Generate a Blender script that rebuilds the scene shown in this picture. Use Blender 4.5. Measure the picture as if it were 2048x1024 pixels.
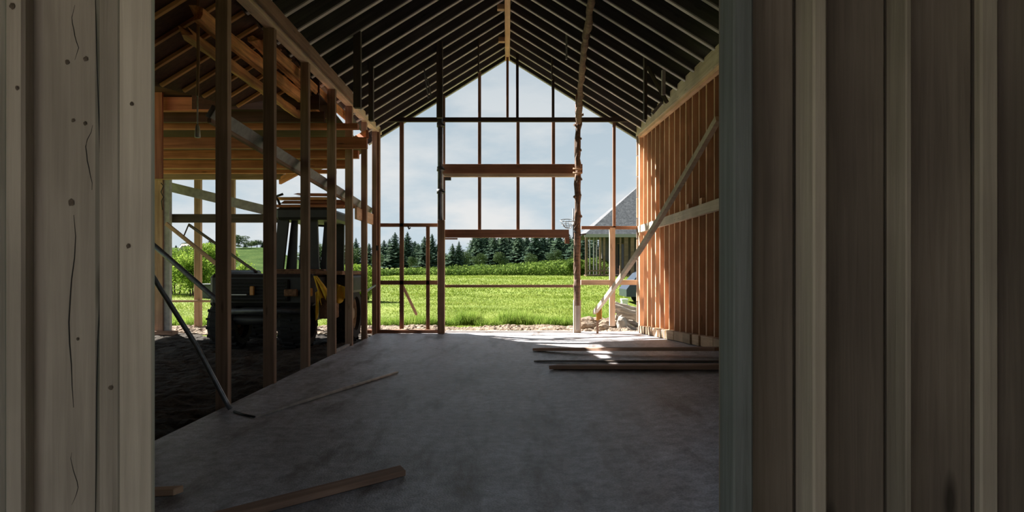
import bpy, bmesh, math, random
import numpy as np
from mathutils import Vector, Matrix, Quaternion

# ------------------------------------------------------------------ camera, sky, sun, exposure
scene = bpy.context.scene
for o in list(bpy.data.objects):
    bpy.data.objects.remove(o)
COL = scene.collection
random.seed(7)
RNG = np.random.default_rng(11)

F, CU, CV, EYE = 1280.0, 1015.0, 540.0, 1.5        # focal length and vanishing point in photo pixels
cam_d = bpy.data.cameras.new('camera')
cam_d.sensor_width = 36.0
cam_d.lens = 36.0 * F / 2048.0
cam_d.shift_x = (1024 - CU) / 2048.0
cam_d.shift_y = (CV - 512) / 2048.0
cam_d.clip_end = 2000
cam = bpy.data.objects.new('camera', cam_d)
cam.location = (0, 0, EYE)
cam.rotation_euler = (math.pi / 2, 0, 0)
COL.objects.link(cam)
scene.camera = cam

vs = scene.view_settings
vs.view_transform = 'Standard'
vs.look = 'None'
vs.gamma = 1.0
vs.use_curve_mapping = False
vs.exposure = 0.95
scene.cycles.diffuse_bounces = 8
scene.cycles.max_bounces = 14

world = bpy.data.worlds.new('sky')
scene.world = world
world.use_nodes = True
wn, wl = world.node_tree.nodes, world.node_tree.links
wn.clear()
w_out = wn.new('ShaderNodeOutputWorld')
w_bg = wn.new('ShaderNodeBackground')
w_bg.inputs['Strength'].default_value = 0.50
w_tc = wn.new('ShaderNodeTexCoord')
w_sep = wn.new('ShaderNodeSeparateXYZ')
w_ramp = wn.new('ShaderNodeValToRGB')
w_ramp.color_ramp.elements[0].position = 0.0
w_ramp.color_ramp.elements[0].color = (0.62, 0.73, 0.80, 1)
w_ramp.color_ramp.elements[1].position = 0.6
w_ramp.color_ramp.elements[1].color = (0.36, 0.46, 0.56, 1)
e = w_ramp.color_ramp.elements.new(0.25)
e.color = (0.49, 0.595, 0.675, 1)
w_map = wn.new('ShaderNodeMapping')
w_map.inputs['Scale'].default_value = (3.2, 3.2, 9.0)
w_map.inputs['Location'].default_value = (1.3, 0.4, 0.75)
w_noise = wn.new('ShaderNodeTexNoise')
w_noise.inputs['Scale'].default_value = 1.5
w_noise.inputs['Detail'].default_value = 7
w_noise.inputs['Roughness'].default_value = 0.55
w_cr = wn.new('ShaderNodeValToRGB')
w_cr.color_ramp.elements[0].position = 0.40
w_cr.color_ramp.elements[0].color = (0, 0, 0, 1)
w_cr.color_ramp.elements[1].position = 0.62
w_cr.color_ramp.elements[1].color = (1, 1, 1, 1)
w_hz = wn.new('ShaderNodeMapRange')
w_hz.inputs['From Min'].default_value = 0.45
w_hz.inputs['From Max'].default_value = 0.08
w_mul = wn.new('ShaderNodeMath'); w_mul.operation = 'MULTIPLY'
w_mix = wn.new('ShaderNodeMixRGB')
w_mix.inputs['Color2'].default_value = (0.83, 0.84, 0.84, 1)
wl.new(w_tc.outputs['Generated'], w_sep.inputs[0])
wl.new(w_sep.outputs['Z'], w_ramp.inputs[0])
wl.new(w_tc.outputs['Generated'], w_map.inputs[0])
wl.new(w_map.outputs[0], w_noise.inputs['Vector'])
wl.new(w_noise.outputs['Fac'], w_cr.inputs[0])
wl.new(w_sep.outputs['Z'], w_hz.inputs['Value'])
wl.new(w_cr.outputs[0], w_mul.inputs[0])
wl.new(w_hz.outputs[0], w_mul.inputs[1])
wl.new(w_mul.outputs[0], w_mix.inputs['Fac'])
wl.new(w_ramp.outputs[0], w_mix.inputs['Color1'])
wl.new(w_mix.outputs[0], w_bg.inputs['Color'])
wl.new(w_bg.outputs[0], w_out.inputs[0])

SUN_AZ, SUN_EL = math.radians(60), math.radians(38)
sun_dir = Vector((math.sin(SUN_AZ) * math.cos(SUN_EL), -math.cos(SUN_AZ) * math.cos(SUN_EL), -math.sin(SUN_EL)))
sun_d = bpy.data.lights.new('sun', 'SUN')
sun_d.energy = 11.0
sun_d.angle = math.radians(0.6)
sun_d.color = (1.0, 0.95, 0.87)
sun = bpy.data.objects.new('sun', sun_d)
sun.rotation_euler = sun_dir.to_track_quat('-Z', 'Y').to_euler()
sun.location = (-20, 40, 40)
COL.objects.link(sun)

# ------------------------------------------------------------------ helpers
def P(u, v, Y):
    """photo pixel at depth Y -> world point"""
    return Vector(((u - CU) / F * Y, Y, EYE - (v - CV) / F * Y))

def clamp(x, a=0.0, b=1.0):
    return max(a, min(b, x))

def floor_z(x, y):
    """the slab climbs a little towards the near end of the right-hand wall"""
    return 0.30 * clamp((x - 0.5) / 2.7, 0, 1.1) * clamp((15.36 - y) / 5.7)

def on_floor(u, v):
    Y = EYE * F / (v - CV)
    for _ in range(30):
        x = (u - CU) / F * Y
        Y = (EYE - floor_z(x, Y)) * F / (v - CV)
    return P(u, v, Y)

def hash2(ix, iy, seed):
    h = (ix * 374761393 + iy * 668265263 + seed * 982451653) & 0xffffffff
    h = ((h ^ (h >> 13)) * 1274126177) & 0xffffffff
    return ((h ^ (h >> 16)) & 0xffff) / 65535.0

def vnoise(x, y, seed=0):
    x = np.asarray(x, float); y = np.asarray(y, float)
    ix = np.floor(x).astype(np.int64); iy = np.floor(y).astype(np.int64)
    fx = x - ix; fy = y - iy
    fx = fx * fx * (3 - 2 * fx); fy = fy * fy * (3 - 2 * fy)
    a = hash2(ix, iy, seed); b = hash2(ix + 1, iy, seed)
    c = hash2(ix, iy + 1, seed); d = hash2(ix + 1, iy + 1, seed)
    return (a * (1 - fx) + b * fx) * (1 - fy) + (c * (1 - fx) + d * fx) * fy

def smooth(t):
    t = np.clip(t, 0, 1)
    return t * t * (3 - 2 * t)

def wmat(o):
    if o.parent:
        return wmat(o.parent) @ o.matrix_parent_inverse @ o.matrix_basis
    return o.matrix_basis.copy()

def attach(o, parent):
    if parent is not None:
        o.parent = parent
        o.matrix_parent_inverse = wmat(parent).inverted()
    return o

def tag(o, label=None, cat=None, group=None, kind=None):
    if label: o['label'] = label
    if cat: o['category'] = cat
    if group: o['group'] = group
    if kind: o['kind'] = kind
    return o

def empty(name, loc, label, cat, group=None, kind=None):
    o = bpy.data.objects.new(name, None)
    o.empty_display_size = 0.2
    o.location = loc
    COL.objects.link(o)
    return tag(o, label, cat, group, kind)

def link_mesh(name, me, mat, parent=None, loc=None, rot=None):
    o = bpy.data.objects.new(name, me)
    if mat is not None and len(me.materials) == 0:
        me.materials.append(mat)
    if loc is not None: o.location = loc
    if rot is not None:
        o.rotation_mode = 'QUATERNION'
        o.rotation_quaternion = rot
    COL.objects.link(o)
    attach(o, parent)
    return o

def from_bm(name, bm, mat, parent=None, loc=None, rot=None, smooth_shade=False):
    me = bpy.data.meshes.new(name)
    bmesh.ops.recalc_face_normals(bm, faces=bm.faces)
    bm.to_mesh(me); bm.free()
    if smooth_shade:
        me.shade_smooth()
    return link_mesh(name, me, mat, parent, loc, rot)

def from_np(name, verts, faces, mat, parent=None, smooth_shade=False):
    me = bpy.data.meshes.new(name)
    me.from_pydata(np.asarray(verts).tolist(), [], np.asarray(faces).tolist() if not isinstance(faces, list) else faces)
    me.update()
    if smooth_shade:
        me.shade_smooth()
    return link_mesh(name, me, mat, parent)

def tri_mesh(name, verts, mat, parent=None, n=3):
    """verts (N,n,3) -> mesh of N separate n-gons, fast"""
    v = np.asarray(verts, np.float32).reshape(-1, 3)
    N = len(v) // n
    me = bpy.data.meshes.new(name)
    me.vertices.add(len(v)); me.vertices.foreach_set('co', v.ravel())
    me.loops.add(len(v)); me.loops.foreach_set('vertex_index', np.arange(len(v), dtype=np.int32))
    me.polygons.add(N)
    me.polygons.foreach_set('loop_start', np.arange(0, N * n, n, dtype=np.int32))
    me.polygons.foreach_set('loop_total', np.full(N, n, np.int32))
    me.update(); me.validate()
    return link_mesh(name, me, mat, parent)

def bm_box(bm, lo, hi, bevel=0.0):
    r = bmesh.ops.create_cube(bm, size=1.0)
    vs_ = r['verts']
    for v in vs_:
        v.co = Vector([lo[i] + (v.co[i] + 0.5) * (hi[i] - lo[i]) for i in range(3)])
    if bevel > 0:
        es = list({e for v in vs_ for e in v.link_edges})
        bmesh.ops.bevel(bm, geom=es, offset=bevel, segments=1, affect='EDGES')

BOXES = {}
def box_mesh(name, L, w, h, mat, bevel):
    key = (round(L, 3), round(w, 3), round(h, 3), mat.name, round(bevel, 4), name)
    if key not in BOXES:
        bm = bmesh.new()
        bm_box(bm, (-L / 2, -w / 2, -h / 2), (L / 2, w / 2, h / 2), bevel)
        me = bpy.data.meshes.new(name)
        bmesh.ops.recalc_face_normals(bm, faces=bm.faces)
        bm.to_mesh(me); bm.free()
        me.materials.append(mat)
        BOXES[key] = me
    return BOXES[key]

def frame_quat(d, up=(0, 0, 1)):
    x = Vector(d).normalized()
    up = Vector(up)
    if abs(x.dot(up)) > 0.995:
        up = Vector((0, 1, 0))
    y = up.cross(x).normalized()
    z = x.cross(y)
    return Matrix((x, y, z)).transposed().to_quaternion()

def beam(name, p0, p1, w, h, mat, parent=None, up=(0, 0, 1), bevel=0.004):
    """straight timber, length along local X, w across, h along 'up'"""
    p0, p1 = Vector(p0), Vector(p1)
    d = p1 - p0
    bevel = min(bevel, 0.2 * min(w, h))
    me = box_mesh(name, d.length, w, h, mat, bevel)
    return link_mesh(name, me, mat, parent, (p0 + p1) / 2, frame_quat(d, up))

def slab(name, lo, hi, mat, parent=None, bevel=0.004):
    """axis-aligned timber, long side becomes the grain direction"""
    lo, hi = Vector(lo), Vector(hi)
    s = hi - lo
    c = (lo + hi) / 2
    k = max(range(3), key=lambda i: s[i])
    if k == 0:
        return beam(name, (lo.x, c.y, c.z), (hi.x, c.y, c.z), s.y, s.z, mat, parent, bevel=bevel)
    if k == 1:
        return beam(name, (c.x, lo.y, c.z), (c.x, hi.y, c.z), s.x, s.z, mat, parent, bevel=bevel)
    # vertical: local x = z; up=(0,1,0): local z = Y, local y = up x x = X
    return beam(name, (c.x, c.y, lo.z), (c.x, c.y, hi.z), s.x, s.y, mat, parent, bevel=bevel)

def tube_bm(bm, pts, radii, seg=10, caps=True):
    pts = [Vector(p) for p in pts]
    if not hasattr(radii, '__len__'):
        radii = [radii] * len(pts)
    rings = []
    prev = None
    for i, p in enumerate(pts):
        a = pts[max(0, i - 1)]; b = pts[min(len(pts) - 1, i + 1)]
        q = frame_quat(b - a, (0.13, 0.21, 0.97))
        if prev is not None and q.dot(prev) < 0: q = -q
        prev = q
        ring = []
        for k in range(seg):
            t = 2 * math.pi * k / seg
            ring.append(bm.verts.new(p + q @ Vector((0, math.cos(t) * radii[i], math.sin(t) * radii[i]))))
        rings.append(ring)
    for r0, r1 in zip(rings, rings[1:]):
        for k in range(seg):
            bm.faces.new((r0[k], r0[(k + 1) % seg], r1[(k + 1) % seg], r1[k]))
    if caps:
        bm.faces.new(list(reversed(rings[0])))
        bm.faces.new(rings[-1])
    return rings

def tube(name, pts, radii, mat, parent=None, seg=10, smooth_shade=True):
    bm = bmesh.new()
    tube_bm(bm, pts, radii, seg)
    return from_bm(name, bm, mat, parent, smooth_shade=smooth_shade)

def rough_pole(name, pts, r, mat, parent=None, seg=9, n=26, amp=0.25, seed=0):
    """knotty round timber"""
    rnd = random.Random(seed)
    pts = [Vector(p) for p in pts]
    out, rad = [], []
    total = len(pts) - 1
    for i in range(n):
        t = i / (n - 1) * total
        k = min(int(t), total - 1)
        q = pts[k].lerp(pts[k + 1], t - k)
        out.append(q + Vector([rnd.uniform(-1, 1) * r * 0.22 for _ in range(3)]))
        rad.append(r * (1 + rnd.uniform(-amp, amp)))
    return tube(name, out, rad, mat, parent, seg, smooth_shade=False)

def rough_timber(name, p0, p1, w, h, mat, parent=None, seed=0, n=22, amp=0.16):
    """hewn beam with uneven faces and torn ends"""
    rnd = random.Random(seed)
    p0, p1 = Vector(p0), Vector(p1)
    q = frame_quat(p1 - p0)
    L = (p1 - p0).length
    bm = bmesh.new()
    rings = []
    prof = [(-.5, -.5), (-.1, -.56), (.5, -.45), (.54, .05), (.45, .5), (0, .55), (-.5, .46), (-.55, 0)]
    for i in range(n):
        x = L * i / (n - 1) - L / 2
        ring = []
        for (a, b) in prof:
            k = 1 + rnd.uniform(-amp, amp)
            dx = rnd.uniform(-.12, .12) if i in (0, n - 1) else rnd.uniform(-.02, .02)
            ring.append(bm.verts.new((x + dx, a * w * k, b * h * (1 + rnd.uniform(-amp, amp)))))
        rings.append(ring)
    for r0, r1 in zip(rings, rings[1:]):
        for k in range(8):
            bm.faces.new((r0[k], r0[(k + 1) % 8], r1[(k + 1) % 8], r1[k]))
    bm.faces.new(list(reversed(rings[0]))); bm.faces.new(rings[-1])
    return from_bm(name, bm, mat, parent, (p0 + p1) / 2, q)

def poly_plate(name, pts, thick, mat, parent=None):
    """flat polygon given in 3D, extruded upward by thick along its normal (towards +z)"""
    bm = bmesh.new()
    vs_ = [bm.verts.new(p) for p in pts]
    f = bm.faces.new(vs_)
    f.normal_update()
    nrm = f.normal.copy()
    if nrm.z < 0 or (abs(nrm.z) < 1e-4 and nrm.y < 0): nrm = -nrm
    r = bmesh.ops.extrude_face_region(bm, geom=[f])
    bmesh.ops.translate(bm, vec=nrm * thick, verts=[g for g in r['geom'] if isinstance(g, bmesh.types.BMVert)])
    return from_bm(name, bm, mat, parent)

ORD = ['first', 'second', 'third', 'fourth', 'fifth', 'sixth', 'seventh', 'eighth', 'ninth', 'tenth', 'eleventh',
       'twelfth', 'thirteenth', 'fourteenth', 'fifteenth', 'sixteenth', 'seventeenth', 'eighteenth', 'nineteenth',
       'twentieth', 'twenty-first', 'twenty-second', 'twenty-third', 'twenty-fourth', 'twenty-fifth', 'twenty-sixth',
       'twenty-seventh', 'twenty-eighth', 'twenty-ninth', 'thirtieth']

# ------------------------------------------------------------------ materials
def new_mat(name):
    m = bpy.data.materials.new(name)
    m.use_nodes = True
    nt = m.node_tree
    return m, nt, nt.nodes, nt.links, nt.nodes['Principled BSDF']

def plain(name, col, rough=0.6, metal=0.0, noise=0.0, nscale=20.0):
    m, nt, n, l, b = new_mat(name)
    b.inputs['Roughness'].default_value = rough
    b.inputs['Metallic'].default_value = metal
    if noise > 0:
        tc = n.new('ShaderNodeTexCoord')
        t = n.new('ShaderNodeTexNoise'); t.inputs['Scale'].default_value = nscale; t.inputs['Detail'].default_value = 5
        r = n.new('ShaderNodeValToRGB')
        r.color_ramp.elements[0].position = .3; r.color_ramp.elements[1].position = .7
        r.color_ramp.elements[0].color = tuple(c * (1 - noise) for c in col) + (1,)
        r.color_ramp.elements[1].color = tuple(min(1, c * (1 + noise)) for c in col) + (1,)
        l.new(tc.outputs['Object'], t.inputs['Vector']); l.new(t.outputs['Fac'], r.inputs[0])
        l.new(r.outputs[0], b.inputs['Base Color'])
    else:
        b.inputs['Base Color'].default_value = tuple(col) + (1,)
    return m

def wood(name, light, dark, rough=0.75, grain=1.0, knots=0.35, vary=0.25, stain=0.0):
    """grain runs along each timber's own X axis; every timber gets its own tone"""
    m, nt, n, l, b = new_mat(name)
    b.inputs['Roughness'].default_value = rough
    b.inputs['Specular IOR Level'].default_value = 0.25
    tc = n.new('ShaderNodeTexCoord')
    oi = n.new('ShaderNodeObjectInfo')
    off = n.new('ShaderNodeVectorMath'); off.operation = 'MULTIPLY_ADD'
    comb = n.new('ShaderNodeCombineXYZ')
    for i in range(3): l.new(oi.outputs['Random'], comb.inputs[i])
    off.inputs[1].default_value = (37, 19, 11)
    l.new(comb.outputs[0], off.inputs[0]); l.new(tc.outputs['Object'], off.inputs[2])
    mp = n.new('ShaderNodeMapping'); mp.inputs['Scale'].default_value = (0.9 * grain, 22 * grain, 22 * grain)
    l.new(off.outputs[0], mp.inputs[0])
    t = n.new('ShaderNodeTexNoise'); t.inputs['Scale'].default_value = 1.0; t.inputs['Detail'].default_value = 6
    t.inputs['Distortion'].default_value = 0.4
    l.new(mp.outputs[0], t.inputs['Vector'])
    r = n.new('ShaderNodeValToRGB')
    r.color_ramp.elements[0].position = .32; r.color_ramp.elements[1].position = .66
    r.color_ramp.elements[0].color = tuple(dark) + (1,); r.color_ramp.elements[1].color = tuple(light) + (1,)
    l.new(t.outputs['Fac'], r.inputs[0])
    # knots
    mk = n.new('ShaderNodeMapping'); mk.inputs['Scale'].default_value = (1.6, 6.5, 6.5)
    l.new(off.outputs[0], mk.inputs[0])
    vo = n.new('ShaderNodeTexVoronoi'); vo.inputs['Scale'].default_value = 1.0
    l.new(mk.outputs[0], vo.inputs['Vector'])
    kr = n.new('ShaderNodeMapRange'); kr.inputs['From Min'].default_value = .06; kr.inputs['From Max'].default_value = .13
    kr.inputs['To Min'].default_value = 1 - knots; kr.inputs['To Max'].default_value = 1.0
    l.new(vo.outputs['Distance'], kr.inputs['Value'])
    # broad weathering
    tw = n.new('ShaderNodeTexNoise'); tw.inputs['Scale'].default_value = 1.7; tw.inputs['Detail'].default_value = 4
    l.new(off.outputs[0], tw.inputs['Vector'])
    wr = n.new('ShaderNodeMapRange'); wr.inputs['From Min'].default_value = .35; wr.inputs['From Max'].default_value = .65
    wr.inputs['To Min'].default_value = 0.80 - stain; wr.inputs['To Max'].default_value = 1.1
    l.new(tw.outputs['Fac'], wr.inputs['Value'])
    rv = n.new('ShaderNodeMapRange'); rv.inputs['To Min'].default_value = 1 - vary; rv.inputs['To Max'].default_value = 1 + vary
    l.new(oi.outputs['Random'], rv.inputs['Value'])
    m1 = n.new('ShaderNodeMath'); m1.operation = 'MULTIPLY'; l.new(kr.outputs[0], m1.inputs[0]); l.new(wr.outputs[0], m1.inputs[1])
    m2 = n.new('ShaderNodeMath'); m2.operation = 'MULTIPLY'; l.new(m1.outputs[0], m2.inputs[0]); l.new(rv.outputs[0], m2.inputs[1])
    sc = n.new('ShaderNodeVectorMath'); sc.operation = 'SCALE'
    l.new(r.outputs[0], sc.inputs[0]); l.new(m2.outputs[0], sc.inputs['Scale'])
    l.new(sc.outputs[0], b.inputs['Base Color'])
    bp = n.new('ShaderNodeBump'); bp.inputs['Strength'].default_value = 0.25; bp.inputs['Distance'].default_value = 0.01
    l.new(t.outputs['Fac'], bp.inputs['Height']); l.new(bp.outputs[0], b.inputs['Normal'])
    return m

def ground_mat(name, cols, scale, bump=0.3, rough=0.95, fine=60.0, spec=0.2):
    m, nt, n, l, b = new_mat(name)
    b.inputs['Roughness'].default_value = rough
    b.inputs['Specular IOR Level'].default_value = spec
    tc = n.new('ShaderNodeTexCoord')
    t = n.new('ShaderNodeTexNoise'); t.inputs['Scale'].default_value = scale; t.inputs['Detail'].default_value = 9
    t.inputs['Roughness'].default_value = .62
    l.new(tc.outputs['Object'], t.inputs['Vector'])
    r = n.new('ShaderNodeValToRGB')
    els = r.color_ramp.elements
    els[0].position = .3; els[0].color = tuple(cols[0]) + (1,)
    els[1].position = .7; els[1].color = tuple(cols[-1]) + (1,)
    for i, c in enumerate(cols[1:-1]):
        x = els.new(.3 + .4 * (i + 1) / (len(cols) - 1)); x.color = tuple(c) + (1,)
    l.new(t.outputs['Fac'], r.inputs[0])
    t2 = n.new('ShaderNodeTexNoise'); t2.inputs['Scale'].default_value = fine; t2.inputs['Detail'].default_value = 4
    l.new(tc.outputs['Object'], t2.inputs['Vector'])
    mr = n.new('ShaderNodeMapRange'); mr.inputs['From Min'].default_value = .3; mr.inputs['From Max'].default_value = .7
    mr.inputs['To Min'].default_value = .72; mr.inputs['To Max'].default_value = 1.22
    l.new(t2.outputs['Fac'], mr.inputs['Value'])
    sc = n.new('ShaderNodeVectorMath'); sc.operation = 'SCALE'
    l.new(r.outputs[0], sc.inputs[0]); l.new(mr.outputs[0], sc.inputs['Scale'])
    l.new(sc.outputs[0], b.inputs['Base Color'])
    bp = n.new('ShaderNodeBump'); bp.inputs['Strength'].default_value = bump; bp.inputs['Distance'].default_value = 0.02
    l.new(t2.outputs['Fac'], bp.inputs['Height']); l.new(bp.outputs[0], b.inputs['Normal'])
    return m

def concrete_mat():
    m = ground_mat('worn_concrete', [(.37, .35, .36), (.50, .49, .53), (.60, .595, .65)], 0.9, bump=.22, rough=.5, fine=70, spec=.5)
    nt = m.node_tree; n = nt.nodes; l = nt.links; b = n['Principled BSDF']
    src = b.inputs['Base Color'].links[0].from_socket
    tc = n.new('ShaderNodeTexCoord')
    mp = n.new('ShaderNodeMapping'); mp.inputs['Rotation'].default_value = (0, 0, math.radians(38)); mp.inputs['Scale'].default_value = (2.2, .55, 1)
    l.new(tc.outputs['Object'], mp.inputs[0])
    t = n.new('ShaderNodeTexNoise'); t.inputs['Scale'].default_value = 1.1; t.inputs['Detail'].default_value = 8; t.inputs['Roughness'].default_value = .66
    l.new(mp.outputs[0], t.inputs['Vector'])
    r = n.new('ShaderNodeMapRange'); r.inputs['From Min'].default_value = .50; r.inputs['From Max'].default_value = .68
    r.inputs['To Max'].default_value = .92
    l.new(t.outputs['Fac'], r.inputs['Value'])
    t3 = n.new('ShaderNodeTexNoise'); t3.inputs['Scale'].default_value = 9; t3.inputs['Detail'].default_value = 10; t3.inputs['Roughness'].default_value = .75
    l.new(tc.outputs['Object'], t3.inputs['Vector'])
    r3 = n.new('ShaderNodeMapRange'); r3.inputs['From Min'].default_value = .35; r3.inputs['From Max'].default_value = .62
    r3.inputs['To Min'].default_value = .55; r3.inputs['To Max'].default_value = 1.12
    l.new(t3.outputs['Fac'], r3.inputs['Value'])
    s3 = n.new('ShaderNodeVectorMath'); s3.operation = 'SCALE'
    l.new(src, s3.inputs[0]); l.new(r3.outputs[0], s3.inputs['Scale']); src = s3.outputs[0]
    mx = n.new('ShaderNodeMixRGB'); mx.inputs['Color2'].default_value = (.105, .072, .05, 1)
    l.new(r.outputs[0], mx.inputs['Fac']); l.new(src, mx.inputs['Color1'])
    l.new(mx.outputs[0], b.inputs['Base Color'])
    return m

def foliage_mat(name, c0, c1, c2, scale=1.5, trans=0.25):
    m, nt, n, l, b = new_mat(name)
    b.inputs['Roughness'].default_value = .9
    b.inputs['Specular IOR Level'].default_value = .06
    g = n.new('ShaderNodeNewGeometry')
    oi = n.new('ShaderNodeObjectInfo')
    t = n.new('ShaderNodeTexNoise'); t.inputs['Scale'].default_value = scale; t.inputs['Detail'].default_value = 5
    l.new(g.outputs['Position'], t.inputs['Vector'])
    ad = n.new('ShaderNodeMath'); ad.operation = 'MULTIPLY_ADD'; ad.inputs[1].default_value = .4
    l.new(g.outputs['Random Per Island'], ad.inputs[0]); l.new(t.outputs['Fac'], ad.inputs[2])
    r = n.new('ShaderNodeValToRGB')
    els = r.color_ramp.elements
    els[0].position = .45; els[0].color = tuple(c0) + (1,)
    els[1].position = .95; els[1].color = tuple(c2) + (1,)
    x = els.new(.7); x.color = tuple(c1) + (1,)
    l.new(ad.outputs[0], r.inputs[0])
    l.new(r.outputs[0], b.inputs['Base Color'])
    if trans > 0:
        tr = n.new('ShaderNodeBsdfTranslucent'); l.new(r.outputs[0], tr.inputs[0])
        mx = n.new('ShaderNodeMixShader'); mx.inputs[0].default_value = trans
        l.new(b.outputs[0], mx.inputs[1]); l.new(tr.outputs[0], mx.inputs[2])
        l.new(mx.outputs[0], n['Material Output'].inputs['Surface'])
    return m

M = {}
M['concrete'] = concrete_mat()
M['soil'] = ground_mat('dark_soil', [(.028, .022, .018), (.055, .046, .038), (.10, .085, .07)], 2.2, bump=.8, fine=28)
M['gravel'] = ground_mat('stony_dirt', [(.16, .115, .085), (.29, .225, .17), (.45, .38, .31)], 5.0, bump=.9, fine=34)
M['meadow'] = ground_mat('meadow_ground', [(.112, .16, .022), (.15, .20, .03), (.20, .235, .048)], .35, bump=.5, fine=9)
M['crop'] = ground_mat('crop_field', [(.035, .06, .022), (.05, .08, .028), (.075, .105, .036)], .5, bump=.5, fine=5, spec=0.0)
M['blade'] = foliage_mat('grass_blades', (.105, .165, .018), (.16, .225, .028), (.25, .29, .07), .5, .35)
M['tuft'] = foliage_mat('tall_grass', (.11, .19, .03), (.20, .31, .05), (.34, .42, .11), 1.2, .4)
M['hedge'] = foliage_mat('hedge_leaves', (.045, .085, .018), (.105, .17, .03), (.21, .29, .06), .45, .2)
M['bush'] = foliage_mat('bush_leaves', (.08, .15, .02), (.19, .29, .04), (.36, .46, .09), .8, .3)
M['conifer'] = foliage_mat('conifer_needles', (.022, .045, .032), (.04, .072, .045), (.07, .11, .06), .3, .1)
M['broadleaf'] = foliage_mat('broadleaf_leaves', (.035, .06, .028), (.06, .095, .04), (.10, .145, .055), .3, .15)
M['bark'] = plain('bark', (.085, .065, .05), .95, 0, .5, 14)

M['near_wood'] = wood('weathered_board', (.42, .385, .335), (.325, .295, .255), knots=.7, vary=.12, grain=2.6)
M['near_blue'] = wood('bluish_treated_stud', (.24, .275, .29), (.17, .195, .20), knots=.7, vary=.05, grain=2.6)
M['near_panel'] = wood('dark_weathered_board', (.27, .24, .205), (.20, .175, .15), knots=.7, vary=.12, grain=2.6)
M['near_light'] = wood('light_weathered_board', (.56, .52, .45), (.46, .42, .36), knots=.6, vary=.08, grain=2.6)
M['stud'] = wood('brown_stud', (.40, .265, .185), (.26, .165, .11), vary=.12)
M['plate'] = wood('tan_plate', (.76, .60, .45), (.58, .44, .31), vary=.1)
M['cedar'] = wood('orange_cedar', (.84, .56, .38), (.70, .43, .26), vary=.22, knots=.3)
M['sheath'] = wood('red_brown_sheathing', (.42, .20, .11), (.30, .135, .07), vary=.2)
M['pale'] = wood('pale_planed_wood', (.66, .56, .44), (.52, .42, .31), vary=.1)
M['block'] = wood('sill_block', (.58, .40, .26), (.44, .29, .18), vary=.3)
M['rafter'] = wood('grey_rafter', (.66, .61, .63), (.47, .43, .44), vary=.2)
M['shaded_rafter'] = wood('shade_dark_rafter', (.13, .12, .13), (.08, .074, .08), vary=.25)  # shade on the rafter sides worked into the colour
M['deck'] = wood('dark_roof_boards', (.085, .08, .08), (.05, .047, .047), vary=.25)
M['warm_deck'] = wood('brown_roof_boards', (.11, .05, .034), (.07, .032, .022), vary=.2)
M['warm_rafter'] = wood('warm_rafter', (.82, .42, .20), (.64, .31, .14), vary=.15)
M['joist'] = wood('red_brown_joist', (.50, .19, .10), (.28, .10, .05), vary=.25, knots=.5)
M['torn'] = wood('torn_orange_timber', (.90, .44, .17), (.45, .20, .08), vary=.2, knots=.5, stain=.2)
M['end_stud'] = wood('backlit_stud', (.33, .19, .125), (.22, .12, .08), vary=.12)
M['header'] = wood('red_brown_header', (.33, .165, .10), (.22, .105, .065), vary=.1)
M['dark_timber'] = wood('dark_timber', (.12, .095, .08), (.07, .055, .045), vary=.15)
M['floor_plank'] = wood('brown_plank', (.44, .28, .20), (.30, .18, .125), vary=.2)
M['log'] = wood('barked_log', (.26, .17, .12), (.12, .075, .055), vary=.1, knots=.6, stain=.2)
M['grey_log'] = wood('grey_driftwood', (.42, .37, .32), (.22, .19, .16), vary=.3)
M['steel'] = plain('dark_steel', (.10, .105, .115), .5, .6, .3, 12)
M['rail'] = wood('blackened_rail', (.075, .055, .05), (.045, .035, .032), vary=.1)
M['galv'] = plain('galvanised_pipe', (.30, .32, .34), .45, .7, .2, 25)
M['ply'] = plain('greyed_timber', (.34, .34, .345), .7, 0, .2, 9)
M['black'] = plain('black_paint', (.022, .021, .022), .55, 0, .3, 6)
M['rubber'] = plain('black_rubber', (.02, .019, .018), .9, 0, .3, 30)
M['rust'] = plain('rusty_metal', (.20, .10, .05), .8, .2, .5, 14)
M['rim'] = plain('tan_wheel_rim', (.33, .24, .15), .7, .1, .4, 10)
M['lens'] = plain('amber_lens', (.55, .24, .05), .3)
M['white_strip'] = plain('white_strip', (.75, .75, .73), .5)
M['glass'] = plain('dark_glass', (.03, .035, .04), .08)
M['cloth'] = plain('yellow_cloth', (.72, .43, .03), .85, 0, .25, 8)
M['cord'] = plain('brown_cord', (.42, .25, .14), .7)
M['socket'] = plain('white_socket', (.85, .84, .80), .5)
M['cable'] = plain('black_cable', (.02, .02, .02), .6)
M['shingle'] = ground_mat('grey_shingles', [(.085, .09, .10), (.12, .125, .14), (.17, .175, .19)], 3.0, bump=.5, fine=9, rough=.9)
M['house'] = plain('dark_house_wall', (.06, .052, .048), .8, 0, .3, 2)
M['house_post'] = wood('house_post', (.20, .135, .095), (.13, .085, .06))
M['slat'] = plain('pale_slat', (.25, .25, .26), .7)
M['car'] = plain('blue_black_paint', (.03, .045, .075), .25, .3)
M['white'] = plain('white_box', (.75, .76, .78), .6)
M['stone'] = plain('pale_stone', (.27, .25, .225), .9, 0, .3, 5)
M['bin'] = plain('dark_bin', (.05, .055, .05), .7, 0, .3, 4)
M['knot'] = plain('dark_knot', (.10, .08, .062), .8, 0, .4, 60)
M['rod'] = plain('worn_rod', (.55, .50, .45), .6, 0, .25, 9)
M['tape'] = plain('orange_tape', (.75, .40, .08), .7)

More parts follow.
